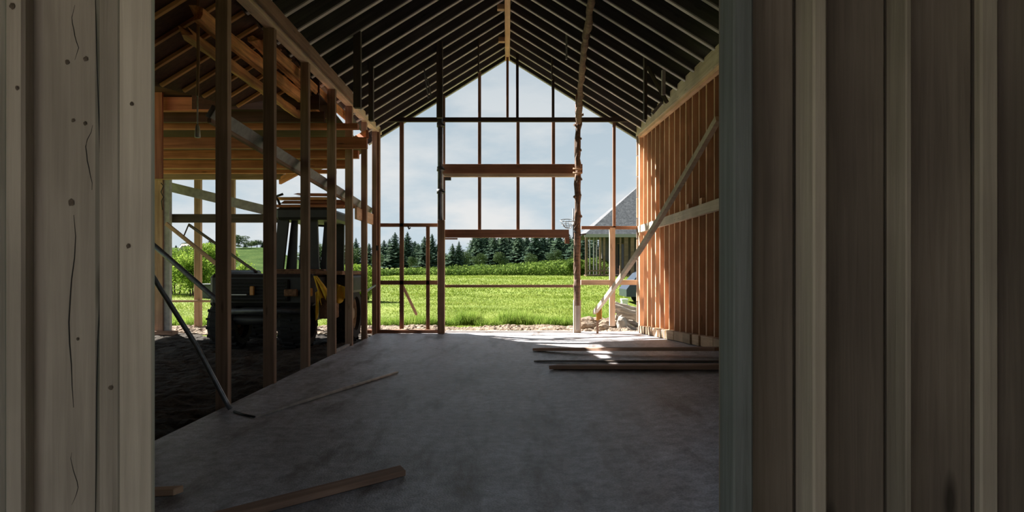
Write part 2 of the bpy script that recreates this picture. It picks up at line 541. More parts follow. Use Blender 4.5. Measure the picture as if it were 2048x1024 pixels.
# ------------------------------------------------------------------ terrain, dirt, slab
def terrain_z(x, y):
    x = np.asarray(x, float); y = np.asarray(y, float)
    z = np.where(y < 18, -.12, np.where(y < 60, -.12 + (y - 18) / 42 * 1.15, 1.03 + (y - 60) / 140 * 1.2))
    r = -x / np.maximum(y, 1)
    z = z + 3.6 * smooth((r - .27) / .12) * smooth((y - 50) / 50)
    z = z + .9 * smooth((x / np.maximum(y, 1) - .02) / .12) * smooth((y - 58) / 14)
    z = z + (vnoise(x * .25, y * .25, 3) - .5) * .16 * smooth((y - 17) / 8)
    inside = (y < 15.8) & (y > -8)
    return np.where(inside, -.32, z)

ys = np.concatenate([[-120, -40, -9, -8.1], np.linspace(-8, 15.7, 6), np.linspace(15.85, 30, 40), np.linspace(31, 80, 60), np.linspace(82, 320, 60)])
xs = np.concatenate([np.linspace(-260, -45, 26), np.linspace(-43, 30, 100), np.linspace(32, 200, 26)])
gx, gy = np.meshgrid(xs, ys)
gz = terrain_z(gx, gy)
verts = np.stack([gx, gy, gz], -1).reshape(-1, 3)
nx, ny = len(xs), len(ys)
faces = [(j * nx + i, j * nx + i + 1, (j + 1) * nx + i + 1, (j + 1) * nx + i) for j in range(ny - 1) for i in range(nx - 1)]
gnd = from_np('ground', verts, faces, M['meadow'], smooth_shade=True)
gnd.data.materials.append(M['crop'])
for pl in gnd.data.polygons:
    c3 = pl.center
    if c3.y > 44 and -c3.x / c3.y > .24: pl.material_index = 1
tag(gnd, 'green meadow rising gently behind the barn', 'meadow', kind='structure')

def heightfield(name, x0, x1, y0, y1, nx, ny, zf, mat, label, cat, kind='structure'):
    xs = np.linspace(x0, x1, nx); ys = np.linspace(y0, y1, ny)
    gx, gy = np.meshgrid(xs, ys)
    gz = zf(gx, gy)
    top = np.stack([gx, gy, gz], -1).reshape(-1, 3)
    faces = [(j * nx + i, j * nx + i + 1, (j + 1) * nx + i + 1, (j + 1) * nx + i) for j in range(ny - 1) for i in range(nx - 1)]
    verts = top.tolist()
    ring = [i for i in range(nx)] + [j * nx + nx - 1 for j in range(1, ny)] + \
           [(ny - 1) * nx + i for i in range(nx - 2, -1, -1)] + [j * nx for j in range(ny - 2, 0, -1)]
    base = len(verts)
    for k in ring:
        p = top[k]; verts.append([p[0], p[1], -.36])
    R = len(ring)
    for k in range(R):
        faces.append((ring[k], base + k, base + (k + 1) % R, ring[(k + 1) % R]))
    faces.append([base + R - 1 - k for k in range(R)])
    return tag(from_np(name, verts, faces, mat, smooth_shade=False), label, cat, kind=kind)

def slab_z(x, y):
    z = .30 * np.clip((x - .5) / 2.7, 0, 1.1) * np.clip((15.36 - y) / 5.7, 0, 1)
    return z
heightfield('floor', -3.10, 3.42, -3.4, 15.62, 54, 130, slab_z, M['concrete'], 'worn grey concrete slab running the length of the barn', 'floor')

def soil_z(x, y):
    z = -.10 + (vnoise(x * 1.1, y * 1.1, 1) - .5) * .10 + (vnoise(x * 4, y * 4, 2) - .5) * .07 + (vnoise(x * 11, y * 11, 5) - .5) * .05
    edge = smooth((x + 3.45) / .3)
    near = smooth((9 - y) / 4)
    return z - edge * .05 - .04 * near + (vnoise(x * 7, y * 7, 8) - .4) * .12 * near
heightfield('floor_soil', -9.6, -3.105, 2.0, 15.9, 130, 240, soil_z, M['soil'], 'dark churned soil under the open side bay', 'soil')

def grav_z(x, y):
    return -.07 + (vnoise(x * 2, y * 2, 21) - .5) * .10 + (vnoise(x * 8, y * 8, 22) - .5) * .08 + (vnoise(x * 19, y * 19, 23) - .5) * .05 - .06 * smooth((y - 17.6) / 1.0)
heightfield('ground_dirt_strip', -9.4, 7.5, 15.93, 18.6, 330, 60, grav_z, M['gravel'], 'strip of brown stony dirt between slab and meadow', 'dirt')

heightfield('ground_bounce_yard', -30, 30, -40, -3.5, 40, 30, lambda x, y: -.05 + (vnoise(x, y, 41) - .5) * .08, M['gravel'], 'unseen stony yard added behind the viewer to cut green bounce', 'yard')  # unseen gravel added so bounced light loses the meadow's green
# ------------------------------------------------------------------ roof of the hall
PEAK, SL = 6.74, 0.62
def roof_z(x):
    return PEAK - SL * abs(x)
nrmL = Vector((-SL, 0, 1)).normalized(); nrmR = Vector((SL, 0, 1)).normalized()
ceiling = empty('ceiling', (0, 8.4, 4.8), 'dark pitched roof with close rows of grey rafters over the hall', 'roof', kind='structure')
RAFTER_H = .21
for side in (-1, 1):
    nn = nrmL if side < 0 else nrmR
    xe = 3.27 if side < 0 else 3.19
    y = 15.42
    k = 0
    while y > 1.5:
        wdt = .062
        p0 = Vector((side * .03, y, roof_z(.03))) + nn * RAFTER_H / 2
        p1 = Vector((side * xe, y, roof_z(xe))) + nn * RAFTER_H / 2
        rf = beam('rafter', p0, p1, wdt, RAFTER_H, M['shaded_rafter'], ceiling, up=nn)
        beam('rafter_lit_strip', p0 - nn * (RAFTER_H / 2 + .011), p1 - nn * (RAFTER_H / 2 + .011), wdt + .012, .022, M['rafter'], rf, up=nn)  # pale strip added to paint the bright, lit underside of each rafter
        y -= .53
        k += 1
    # roof boards, along the ridge
    n_b = 13
    x_end = 3.36
    for i in range(n_b):
        a = x_end * i / n_b; b_ = x_end * (i + 1) / n_b - .008
        pa = Vector((side * (a + b_) / 2, 0, roof_z((a + b_) / 2))) + nn * (RAFTER_H + .014)
        wid = (b_ - a) * math.sqrt(1 + SL * SL) - .002
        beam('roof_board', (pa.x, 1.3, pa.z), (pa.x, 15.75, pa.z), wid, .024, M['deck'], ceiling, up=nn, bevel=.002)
    # one continuous sheet above the boards
    a3, b3 = Vector((0, 1.25, PEAK)) + nn * .245, Vector((side * 3.4, 1.25, roof_z(3.4))) + nn * .245
    a3.x = 0
    poly_plate('roof_sheet', [a3, b3, b3 + Vector((0, 14.55, 0)), a3 + Vector((0, 14.55, 0))], .02, M['deck'], ceiling)
    # outer gable rafter
    p0 = Vector((side * .02, 15.68, roof_z(.02) - .02)) + nn * .11
    p1 = Vector((side * 3.42, 15.68, roof_z(3.42) - .02)) + nn * .11
    beam('gable_rafter', p0, p1, .07, .26, M['deck'], ceiling, up=nn)
    beam('gable_trim', p0 - nn * .145 + Vector((0, .0, 0)), p1 - nn * .145, .09, .025, M['ply'], ceiling, up=nn)
slab('ridge_beam', (-.055, 1.4, PEAK - .13), (.055, 15.66, PEAK + .16), M['cedar'], ceiling)
for yy in (12.35, 14.1):
    slab('ridge_block', (-.20, yy, PEAK - .20), (-.06, yy + .12, PEAK - .10), M['cedar'], ceiling)
# short posts hanging from the rafters
def hanger(u, vt, vb, w, mat='dark_timber', d=.1):
    s = abs(u - CU) / F
    Y = (PEAK - EYE) / ((CV - vt) / F + SL * s)
    t = P(u, vt, Y); b_ = P(u, vb, Y)
    slab('hanger_post', (t.x - w / 2, Y - d / 2, b_.z), (t.x + w / 2, Y + d / 2, t.z + .12), M[mat], ceiling)
    return Y
hanger(715, 65, 216, .115)
hanger(742.5, 135, 242, .085)
hanger(879.5, 95, 236, .12)
hanger(1290.5, 122, 240, .055)
hanger(957, 86, 146, .03)
hanger(1104, 125, 160, .03)
hanger(1133, 76, 119, .035, 'ply', .03)
bp0 = P(1296, 134, 11.2); bp1 = P(1334, 205, 10.9)
beam('knee_brace', bp0, bp1, .05, .06, M['dark_timber'], ceiling)
beam('knee_brace', P(1304, 228, 11.0), P(1324, 205, 11.0), .05, .05, M['rafter'], ceiling)
beam('knee_brace', P(1327, 140, 10.9), P(1327, 190, 10.9), .06, .06, M['rafter'], ceiling)
# loose steel strap under the far rafters
st = empty('hanging_strap', P(856, 170, 12.3), 'narrow steel strap loop dangling from the left rafters near the gable', 'strap')
tube('strap_loop', [P(848, 135, 12.6), P(850, 155, 12.5), P(857, 196, 12.4), P(862, 190, 12.4), P(856, 163, 12.5), P(850, 150, 12.55)], .012, M['galv'], st, 6)

# ------------------------------------------------------------------ left wall: open posts
wall_left = empty('wall_left', (-3.14, 9, 0), 'open row of brown timber posts along the left edge of the slab', 'wall', kind='structure')
XI = -3.08
for yy, wx in ((4.2, .14), (5.45, .14), (7.04, .135), (8.44, .145), (9.9, .125), (11.43, .145), (12.68, .14), (13.98, .12)):
    slab('post', (XI - wx, yy, -.2), (XI, yy + .10, 4.74), M['stud'], wall_left)
slab('corner_post', (XI - .13, 15.15, -.2), (XI - .02, 15.36, 4.86), M['stud'], wall_left)
slab('corner_post', (XI - .02, 15.22, -.0), (XI + .035, 15.36, 4.86), M['end_stud'], wall_left)
beam('top_plate', (-3.13, 3.0, 4.70), (-3.13, 15.55, 4.86), .15, .15, M['plate'], wall_left)
beam('ledger', (-2.985, 7.2, 4.80), (-2.985, 12.9, 4.83), .05, .17, M['floor_plank'], wall_left)
beam('girt', (-3.29, 7.1, 3.26), (-3.29, 15.45, 2.92), .06, .15, M['ply'], wall_left, up=(.5, 0, .86))
beam('girt_ledge', (-3.31, 7.1, 3.16), (-3.31, 15.45, 2.82), .045, .05, M['stud'], wall_left)
slab('sill', (-3.18, 11.45, -.06), (-3.12, 12.9, .04), M['ply'], wall_left)
beam('blocking', (-3.2, 13.5, 2.70), (-3.2, 15.3, 2.70), .05, .25, M['cedar'], wall_left)
slab('post_tag', (-3.105, 15.14, 1.96), (-3.055, 15.15, 2.08), M['black'], wall_left)

# ------------------------------------------------------------------ side bay roof (left)
bay = empty('ceiling_side_bay', (-4.6, 10, 3.9), 'warm brown side bay roof of rafters and joists behind the left posts', 'roof', kind='structure')
def cat_z(x): return PEAK + SL * x
def valley_x(y):
    pts = [(7.9, -4.75), (8.7, -4.55), (10.3, -4.32), (10.85, -3.84)]
    if y <= pts[0][0]: return -4.75 if y > 7.8 else -6.6
    for (a, xa), (b_, xb) in zip(pts, pts[1:]):
        if y <= b_: return xa + (xb - xa) * (y - a) / (b_ - a)
    return -3.84
y = 10.75
while y > 2.2:
    xv = valley_x(y) if y > 7.9 else -6.5
    p0 = Vector((-3.30, y, cat_z(-3.30))) + nrmL * .08
    p1 = Vector((xv, y, cat_z(xv))) + nrmL * .08
    beam('rafter', p0, p1, .05, .045, M['warm_rafter'], bay, up=nrmL)
    y -= .44
off = nrmL * .105
def cz(x, y): return Vector((x, y, cat_z(x))) + off
poly_plate('roof_sheet', [cz(-3.2, 1.3), cz(-6.7, 1.3), cz(-6.7, 7.9), cz(-4.80, 7.9), cz(-4.6, 8.7), cz(-4.36, 10.3), cz(-3.86, 10.9), cz(-3.2, 10.9)], .03, M['warm_deck'], bay)
def shed_z(y): return 4.50 - (y - 10.8) * .085 if y < 15.6 else 4.13
# closing panel between the two roof levels, enlarged to block stray sun
poly_plate('gable_panel', [Vector((-3.22, 10.95, 4.25)), Vector((-5.4, 10.95, 4.25)), Vector((-5.4, 10.95, 5.1)), Vector((-3.22, 10.95, 5.1))], .03, M['warm_deck'], bay)
poly_plate('roof_sheet', [Vector((-3.22, 10.9, shed_z(10.9))), Vector((-13.0, 10.9, shed_z(10.9))), Vector((-13.0, 15.6, shed_z(15.59))), Vector((-4.0, 15.6, shed_z(15.59))), Vector((-3.22, 14.5, shed_z(14.5)))], .03, M['warm_deck'], bay)  # corner filled in and left edge widened to stop stray sun
poly_plate('roof_sheet', [Vector((-4.62, 10.9, shed_z(10.9))), Vector((-13.0, 10.9, shed_z(10.9))), Vector((-13.0, 7.7, shed_z(7.7))), Vector((-4.80, 7.7, shed_z(7.7)))], .03, M['warm_deck'], bay)
poly_plate('sun_blocking_overhang', [Vector((-4.0, 15.6, 4.10)), Vector((-13.0, 15.6, 4.10)), Vector((-13.0, 17.8, 4.18)), Vector((-5.6, 17.8, 4.18))], .03, M['warm_deck'], bay)  # overhang out of view, added to keep sun off the soil
def joist(u0, u1, v0, v1, Y, mat='joist', d=.09):
    a = P(u0, v1, Y); b_ = P(u1, v0, Y)
    return slab('joist', (a.x, Y, a.z), (b_.x, Y + d, b_.z), M[mat], bay)
joist(150, 425, 194, 221, 10.95, 'joist', .12)
joist(250, 648, 223, 244, 11.25, 'warm_deck')
joist(250, 715, 246, 257, 11.6, 'joist', .14)
joist(250, 733, 274, 296, 12.2, 'joist', .12)
joist(250, 716, 300, 316, 12.9, 'joist', .12)
joist(250, 700, 320, 336, 13.6, 'joist', .12)
joist(250, 670, 339, 346, 14.4, 'joist', .14)
joist(250, 566, 345, 358, 15.3, 'stud', .14)
# diagonal trimmer closing the cut corner
beam('trimmer', P(735, 268, 12.25), P(560, 362, 15.4), .06, .16, M['joist'], bay)
# torn old purlins lying along the valley
rough_timber('old_purlin', (-3.52, 7.2, 4.40), (-3.52, 12.2, 4.46), .13, .15, M['torn'], bay, 3)
rough_timber('old_purlin', (-3.72, 7.4, 4.24), (-3.66, 12.0, 4.22), .10, .11, M['torn'], bay, 4)
rough_timber('old_purlin', (-3.40, 8.6, 4.58), (-3.38, 11.2, 4.53), .09, .10, M['torn'], bay, 9)
beam('soffit_board', (-3.26, 8.8, 4.55), (-3.26, 13.4, 4.6), .03, .16, M['torn'], bay)
# far end of the bay: posts, rails and braces
def upost(u0, u1, v0, v1, Y, mat, d=.10, name='post', par=None):
    a = P(u0, v1, Y); b_ = P(u1, v0, Y)
    return slab(name, (a.x, Y, a.z), (b_.x, Y + d, b_.z), M[mat], par or bay)
upost(304, 325, 357, 664, 15.45, 'floor_plank', .12)
upost(325, 339, 357, 662, 15.5, 'ply', .12)
slab('sole_plate', (-9.0, 15.35, -.08), (-8.05, 15.65, .03), M['floor_plank'], bay)
upost(388, 400.5, 345, 660, 17.2, 'stud', .12)
upost(457, 468, 345, 660, 17.2, 'stud', .12)
upost(540, 548, 345, 660, 17.2, 'ply', .10)
upost(306, 324, 168, 357, 10.8, 'joist', .05, 'hanger_post')
a = P(270, 445, 15.7); b_ = P(600, 428, 15.7)
slab('rail', (a.x, 15.7, a.z), (b_.x, 15.78, b_.z), M['dark_timber'], bay)
a = P(300, 604.5, 17.1); b_ = P(470, 600.5, 17.1)
slab('low_rail', (a.x, 17.12, a.z), (b_.x, 17.17, b_.z), M['stud'], bay)
beam('brace', P(320, 369, 16.4), P(575, 431, 16.4), .05, .24, M['ply'], bay)
beam('brace', P(332, 447, 15.2), P(530, 606, 14.7), .05, .085, M['floor_plank'], bay)
beam('brace', P(377, 449, 15.25), P(514, 545, 14.6), .04, .06, M['dark_timber'], bay)
beam('brace', P(377, 450, 15.25), P(366, 476, 15.2), .03, .03, M['dark_timber'], bay)
# support posts, mostly behind the near boards; outer panel added to keep daylight out
for yy in (6.75,):
    slab('post', (-4.52, yy, -.2), (-4.38, yy + .12, cat_z(-4.4) - .03), M['stud'], bay)
slab('light_block_panel', (-6.75, 1.3, -.3), (-6.68, 7.7, cat_z(-6.7) + .1), M['warm_deck'], bay)

# ------------------------------------------------------------------ right wall
wall_right = empty('wall_right', (3.25, 12, 0), 'tall right-hand wall of close orange studs with pale plates', 'wall', kind='structure')
def sill_z(y): return .30 * clamp((15.36 - y) / 5.7)
def plate_z(y): return 4.86 - (15.36 - y) * .028
y = 15.05
i = 0
yn = 5.0
while y > yn:
    z0 = sill_z(y) + .17
    w = .045 if i % 3 else .055
    slab('stud', (3.21, y, z0), (3.345, y + w, plate_z(y) - .10), M['cedar'], wall_right)
    slab('sheathing_board', (3.35, y - .335, z0 - .3), (3.375, y + .06, plate_z(y) + .02), M['sheath'], wall_right)
    y -= .395
    i += 1
slab('sheathing_board', (3.35, 15.12, -.05), (3.375, 15.40, 4.85), M['sheath'], wall_right)
slab('corner_post', (3.14, 15.20, 0), (3.24, 15.36, 4.75), M['cedar'], wall_right)
slab('corner_post', (3.24, 15.24, 0), (3.36, 15.40, 4.78), M['end_stud'], wall_right)
for k in range(9):
    z0 = .25 + k * .5
    slab('corner_siding', (3.10, 15.365, z0), (3.24, 15.395, z0 + .485), M['pale' if k % 2 else 'grey_log'], wall_right)
beam('top_plate', (3.17, 5.0, plate_z(5.0) - .02), (3.17, 15.45, plate_z(15.45) - .0), .14, .29, M['pale'], wall_right)
beam('plate_cleat', (3.175, 5.0, plate_z(5.0) - .20), (3.175, 15.3, plate_z(15.3) - .175), .10, .06, M['cedar'], wall_right)
beam('girt', (3.165, 5.0, 2.49), (3.165, 15.35, 2.47), .085, .165, M['pale'], wall_right)
yb = 15.14
rs = random.Random(5)
while yb > 5.4:
    L = rs.uniform(.42, .8)
    a0, a1 = yb - L, yb - .012
    beam('sill_block', (3.2 - rs.uniform(.0, .035), a0, sill_z(a0) + .088), (3.2 - rs.uniform(.0, .02), a1, sill_z(a1) + .088), .16, .17, M['block'], wall_right, bevel=.008)
    yb -= L
for yy, zz in ((10.35, 2.62), (11.1, 2.60)):
    slab('packing_block', (3.14, yy, zz - .06), (3.2, yy + .12, zz + .05), M['cedar'], wall_right)

# ------------------------------------------------------------------ far end wall (open frame)
YE = 15.36
wall_back = empty('wall_back', (0, YE, 0), 'open gable end frame of thin studs and headers facing the meadow', 'wall', kind='structure')
def eb(name, u0, u1, v0, v1, mat, d=.07, y=YE):
    a = P(u0, v1, y); b_ = P(u1, v0, y)
    return slab(name, (a.x, y, a.z), (b_.x, y + d, b_.z), M[mat], wall_back)
eb('tie_rail', 745, 1292, 234.5, 243, 'rail', .09, 15.26)
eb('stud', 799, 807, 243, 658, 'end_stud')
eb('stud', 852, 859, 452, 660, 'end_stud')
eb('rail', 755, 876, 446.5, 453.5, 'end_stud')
eb('rail', 755, 876, 561, 569.5, 'end_stud')
eb('sill', 730, 888, 660, 667.5, 'header', .12, 15.22)
eb('post', 875, 888.5, 440, 667, 'stud', .2, 15.04)
eb('post', 886, 890, 190, 440, 'end_stud', .08)
eb('header', 883, 1165, 328, 346.5, 'header', .12, 15.28)
eb('header_plate', 888, 1150, 346.5, 353.5, 'plate', .10, 15.30)
eb('header', 888, 1138, 459, 475, 'header', .12, 15.28)
eb('rail', 888, 1148, 569.5, 575, 'end_stud', .05)
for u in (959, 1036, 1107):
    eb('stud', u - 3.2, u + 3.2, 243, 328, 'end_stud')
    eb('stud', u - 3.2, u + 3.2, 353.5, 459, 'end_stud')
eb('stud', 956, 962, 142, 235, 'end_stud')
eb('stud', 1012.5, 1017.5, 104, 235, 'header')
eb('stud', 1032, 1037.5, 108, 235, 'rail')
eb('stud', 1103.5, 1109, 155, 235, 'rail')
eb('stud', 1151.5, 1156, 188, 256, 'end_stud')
eb('stud', 1226, 1231.5, 232, 455, 'end_stud')
eb('post', 1219.5, 1230.5, 455, 652, 'plate', .10)
eb('rail', 1163, 1284, 452, 458.5, 'end_stud')
eb('rail', 1162, 1279, 560, 570, 'plate', .14)
eb('post', 1147.5, 1162, 600, 666, 'pale', .13, 15.24)
eb('post', 1148.5, 1161, 455, 600, 'stud', .12, 15.24)
eb('cleat', 1151, 1160, 455, 660, 'grey_log', .04, 15.20)
eb('angle_bracket', 889, 902, 353.5, 360.5, 'steel', .05)
eb('angle_bracket', 889, 915, 476, 479, 'end_stud', .05)
eb('angle_bracket', 1130, 1139, 475, 487, 'header', .05)
beam('brace', P(806, 573, YE + .04), P(833, 629, YE + .9), .05, .06, M['end_stud'], wall_back)
beam('brace', P(733, 583, 14.6), P(757, 566, YE), .035, .04, M['galv'], wall_back)
beam('threshold', (P(890, 664, YE).x, 15.5, .012), (P(1148, 664, YE).x, 15.5, .012), .16, .02, M['plate'], wall_back)
tube('hook', [P(816, 453, YE), P(818, 458, YE - .05), P(821, 455, YE - .05)], .018, M['black'], wall_back, 6)
tube('hook', [P(757, 300, YE - .1), P(757, 312, YE - .1)], .022, M['black'], wall_back, 6)

# steel scaffold pole standing beside the left side of the opening
xs0 = P(880.5, 0, 15.10).x
sp = empty('scaffold_pole', (xs0, 15.10, P(0, 440, 15.04).z), 'dark steel scaffold pole with couplers above the post left of the wide opening', 'pole')
tube('pole', [(xs0, 15.10, P(0, 440, 15.04).z), (xs0, 15.10, P(0, 180, 15.10).z)], .062, M['steel'], sp, 14)
for vv in (250, 338, 383):
    zc = P(0, vv, 15.10).z
    tube('coupler', [(xs0, 15.10, zc - .05), (xs0, 15.10, zc + .05)], .082, M['steel'], sp, 12)
    tube('coupler_bolt', [(xs0 + .05, 15.04, zc), (xs0 + .12, 15.02, zc - .03)], .018, M['black'], sp, 6)

# rough log upright on the right of the opening
lg = empty('log_post', P(1155, 600, 15.06), 'knotty brown log upright lashed to the right side of the wide opening', 'post')
rough_pole('trunk', [P(1153, 610, 15.06), P(1154, 470, 15.06), P(1155.5, 330, 15.06), P(1158.5, 200, 15.06)], .072, M['log'], lg, n=34, amp=.18, seed=2)
for k, (u, v) in enumerate(((1163, 277), (1162, 300), (1163, 358), (1162, 390), (1163, 432), (1148, 250), (1148, 393))):
    rough_pole('branch_stub', [P(1155, v + 3, 15.05), P(u, v, 14.99)], .03, M['log'], lg, 6, 4, .3, k)
for vv in (337, 345):
    tube('lashing', [P(1146, vv, 14.96), P(1155, vv + 2, 14.93), P(1164, vv, 14.96)], .018, M['cord'], lg, 6)

ob = empty('leaning_log', P(1158, 240, 15.0), 'crooked bark-covered log slanting from the tie rail up under the right rafters', 'log')
rough_pole('trunk', [P(1157, 246, 15.02), P(1162, 165, 13.4), P(1170, 85, 11.6), P(1178, 40, 10.6), P(1184, -22, 9.6)], .062, M['log'], ob, n=30, amp=.2, seed=6)
rough_pole('branch_stub', [P(1161, 232, 14.9), P(1166, 229, 14.85)], .03, M['log'], ob, 6, 4, .3, 1)
rough_pole('branch_stub', [P(1160, 205, 14.3), P(1167, 190, 14.2)], .026, M['log'], ob, 6, 4, .3, 2)

# wire basket fixed to the log post
wb = empty('wire_basket', P(1150, 450, 15.0), 'oval wire basket bracketed to the log beside the wide opening', 'basket')
c = P(1135, 447, 14.96)
def hoop(cx, cz_, rx, rz, tilt, r, name):
    pts = []
    for k in range(25):
        t = 2 * math.pi * k / 24
        pts.append(Vector((cx + rx * math.cos(t), 14.96 + rz * math.sin(t) * .9, cz_ + rz * math.sin(t) * tilt)))
    return tube(name, pts, r, M['galv'], wb, 6)
hoop(c.x, c.z + .07, .17, .16, .25, .009, 'rim')
hoop(c.x, c.z - .03, .13, .12, .25, .006, 'hoop')
hoop(c.x + .02, c.z - .10, .07, .07, .25, .006, 'hoop')
for k in range(10):
    t = 2 * math.pi * k / 10
    f = lambda rx, ry, dz, dx=0: Vector((c.x + dx + rx * math.cos(t), 14.96 + ry * math.sin(t) * .9, c.z + dz + ry * math.sin(t) * .25))
    tube('wire', [f(.17, .16, .07), f(.13, .12, -.03), f(.07, .07, -.10, .02), f(0, 0, -.12, .02)], .005, M['galv'], wb, 5)
tube('bracket_bar', [P(1147, 417, 15.02), P(1147, 478, 15.02)], .016, M['steel'], wb, 6)
tube('bracket_arm', [P(1147, 462, 15.0), P(1160, 470, 15.0), P(1172, 468, 15.0)], .02, M['black'], wb, 6)

# ------------------------------------------------------------------ near wall (boards around the viewer's doorway)
wall_front = empty('wall_front', (0, 1.4, 0), 'weathered grey boards framing the near doorway', 'wall', kind='structure')
def nb(name, u0, u1, Y, d, mat='near_wood', z0=0.0, z1=2.75):
    a = (u0 - CU) / F * Y; b_ = (u1 - CU) / F * Y
    return slab(name, (a, Y, z0), (b_, Y + d, z1), M[mat], wall_front, bevel=.006)
nb('board', 238, 304, 1.36, .013, 'near_light')
nb('batten', 197, 236, 1.41, .02)
nb('batten', 222, 238.5, 1.385, .02)
nb('board', 49, 196, 1.43, .03)
nb('batten', 8, 47, 1.40, .06, 'near_light')
nb('batten', 36, 50, 1.415, .05)
nb('board', -110, 6, 1.46, .03)
nb('batten', -150, -112, 1.40, .06)
nb('board', -330, -152, 1.44, .03)
nb('board', -640, -332, 1.44, .03)
nb('board', -1100, -642, 1.44, .03)
def crack(u, v0, v1, Y, w=.0022, seed=0):
    rr = random.Random(seed)
    pts = [P(u + rr.uniform(-2, 2) + 6 * math.sin(i * .7 + seed), v0 + (v1 - v0) * i / 9, Y) for i in range(10)]
    tube('crack', pts, [w * (.25 + .75 * math.sin(math.pi * (i + .3) / 9.6)) for i in range(10)], M['cable'], wall_front, 5)
crack(144, 430, 815, 1.430, .0018, 1)
crack(178, 250, 380, 1.430, .0012, 2)
crack(150, 10, 120, 1.430, .001, 3)
crack(149, 905, 1010, 1.430, .001, 4)
crack(196, 0, 1024, 1.43, .002, 5)
def knot(u, v, Y, r, seed=0):
    bm = bmesh.new()
    rr = random.Random(seed)
    c0 = P(u, v, Y)
    ring = [bm.verts.new(c0 + Vector((r * math.cos(t) * rr.uniform(.8, 1.2), -.0012, r * 1.15 * math.sin(t) * rr.uniform(.8, 1.2)))) for t in [6.283 * k / 12 for k in range(12)]]
    ce = bm.verts.new(c0 + Vector((0, -.0025, 0)))
    for k in range(12): bm.faces.new((ring[k], ring[(k + 1) % 12], ce))
    from_bm('knot', bm, M['knot'], wall_front)
for k, (u, v, Y, r) in enumerate(((135, 124, 1.43, .006), (172, 118, 1.43, .0065), (147, 241, 1.43, .005), (171, 247, 1.43, .005), (143, 405, 1.43, .009), (156, 678, 1.43, .004), (264, 208, 1.36, .005), (257, 492, 1.36, .006), (35, 176, 1.40, .006), (25, 12, 1.40, .008), (222, 775, 1.385, .006),
                                (1447, 233, 1.39, .0), (1610, 545, 1.36, .004))):
    if r: knot(u, v, Y, r * .8, k)
def stud_r(uL, uF, uR, Yb=1.392, mat='near_wood'):
    """uL: back-left edge, uF: front-left edge, uR: front-right edge"""
    X = (uL - CU) / F * Yb
    Yf = X * F / (uF - CU)
    XR = (uR - CU) / F * Yf
    slab('stud', (X, Yf, 0), (XR, Yb, 2.75), M[mat], wall_front, bevel=.004)
stud_r(1438.5, 1467, 1507, mat='near_blue')
stud_r(1590, 1627, 1655, mat='near_light')
stud_r(1772, 1812, 1824)
stud_r(1946, 1962, 1998, mat='near_light')
stud_r(2170, 2210, 2240)
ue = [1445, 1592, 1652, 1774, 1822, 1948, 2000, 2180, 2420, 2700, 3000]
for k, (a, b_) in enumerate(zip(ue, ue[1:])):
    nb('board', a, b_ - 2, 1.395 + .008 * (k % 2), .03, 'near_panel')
# unseen wall above and beside, added to shut daylight out of the hall
slab('header', (-.86, 1.37, 2.42), (.52, 1.45, 2.75), M['near_wood'], wall_front)
slab('upper_panel', (-6.8, 1.47, 2.70), (3.5, 1.50, 6.9), M['warm_deck'], wall_front)
slab('side_panel', (-6.8, 1.475, -.3), (-2.2, 1.50, 2.72), M['warm_deck'], wall_front)
slab('side_panel', (2.1, 1.475, -.1), (3.5, 1.50, 2.72), M['warm_deck'], wall_front)
# unseen lobby added around the camera to dim light on the near boards
lobby = empty('wall_added_lobby', (0, -1, 0), 'unseen timber lobby added around the viewer to dim the near doorway', 'wall', kind='structure')
slab('side_wall', (-2.35, .35, -.1), (-2.28, 1.46, 2.8), M['near_wood'], lobby)
slab('side_wall', (-2.35, -3.3, -.1), (-2.28, -2.9, 2.8), M['near_wood'], lobby)
slab('side_lintel', (-2.35, -2.9, 2.5), (-2.28, .35, 2.8), M['near_wood'], lobby)  # side opening added so daylight reaches the near boards from the left
slab('side_wall', (2.28, -3.3, -.1), (2.35, 1.46, 2.8), M['near_wood'], lobby)
slab('added_lobby_ceiling', (-2.4, -3.3, 2.76), (2.4, 1.46, 2.84), M['warm_deck'], lobby)
# rear wall with a doorway gap added to let in daylight
DX0, DX1, DZ = -2.2, -1.2, 2.5
slab('rear_wall', (-2.35, -3.3, -.1), (DX0, -3.22, 2.8), M['near_wood'], lobby)
slab('rear_wall', (DX1, -3.3, -.1), (2.35, -3.22, 2.8), M['near_wood'], lobby)
slab('rear_wall', (DX0, -3.3, DZ), (DX1, -3.22, 2.8), M['near_wood'], lobby)

# ------------------------------------------------------------------ loose things on the slab
def lying_board(name, pa, pb, w, h, mat, label, cat, taper=True):
    pa, pb = Vector(pa), Vector(pb)
    d = pb - pa
    L = d.length
    bm = bmesh.new()
    bm_box(bm, (-L / 2, -w / 2, 0), (L / 2, w / 2, h), .004)
    if taper:
        for v in bm.verts:
            v.co.x += .04 * v.co.y / w
            v.co.y += .01 * math.sin(v.co.x * 2.1)
    o = from_bm(name, bm, M[mat], None, (pa + pb) / 2 + Vector((0, 0, .006)), frame_quat(d))
    return tag(o, label, cat)

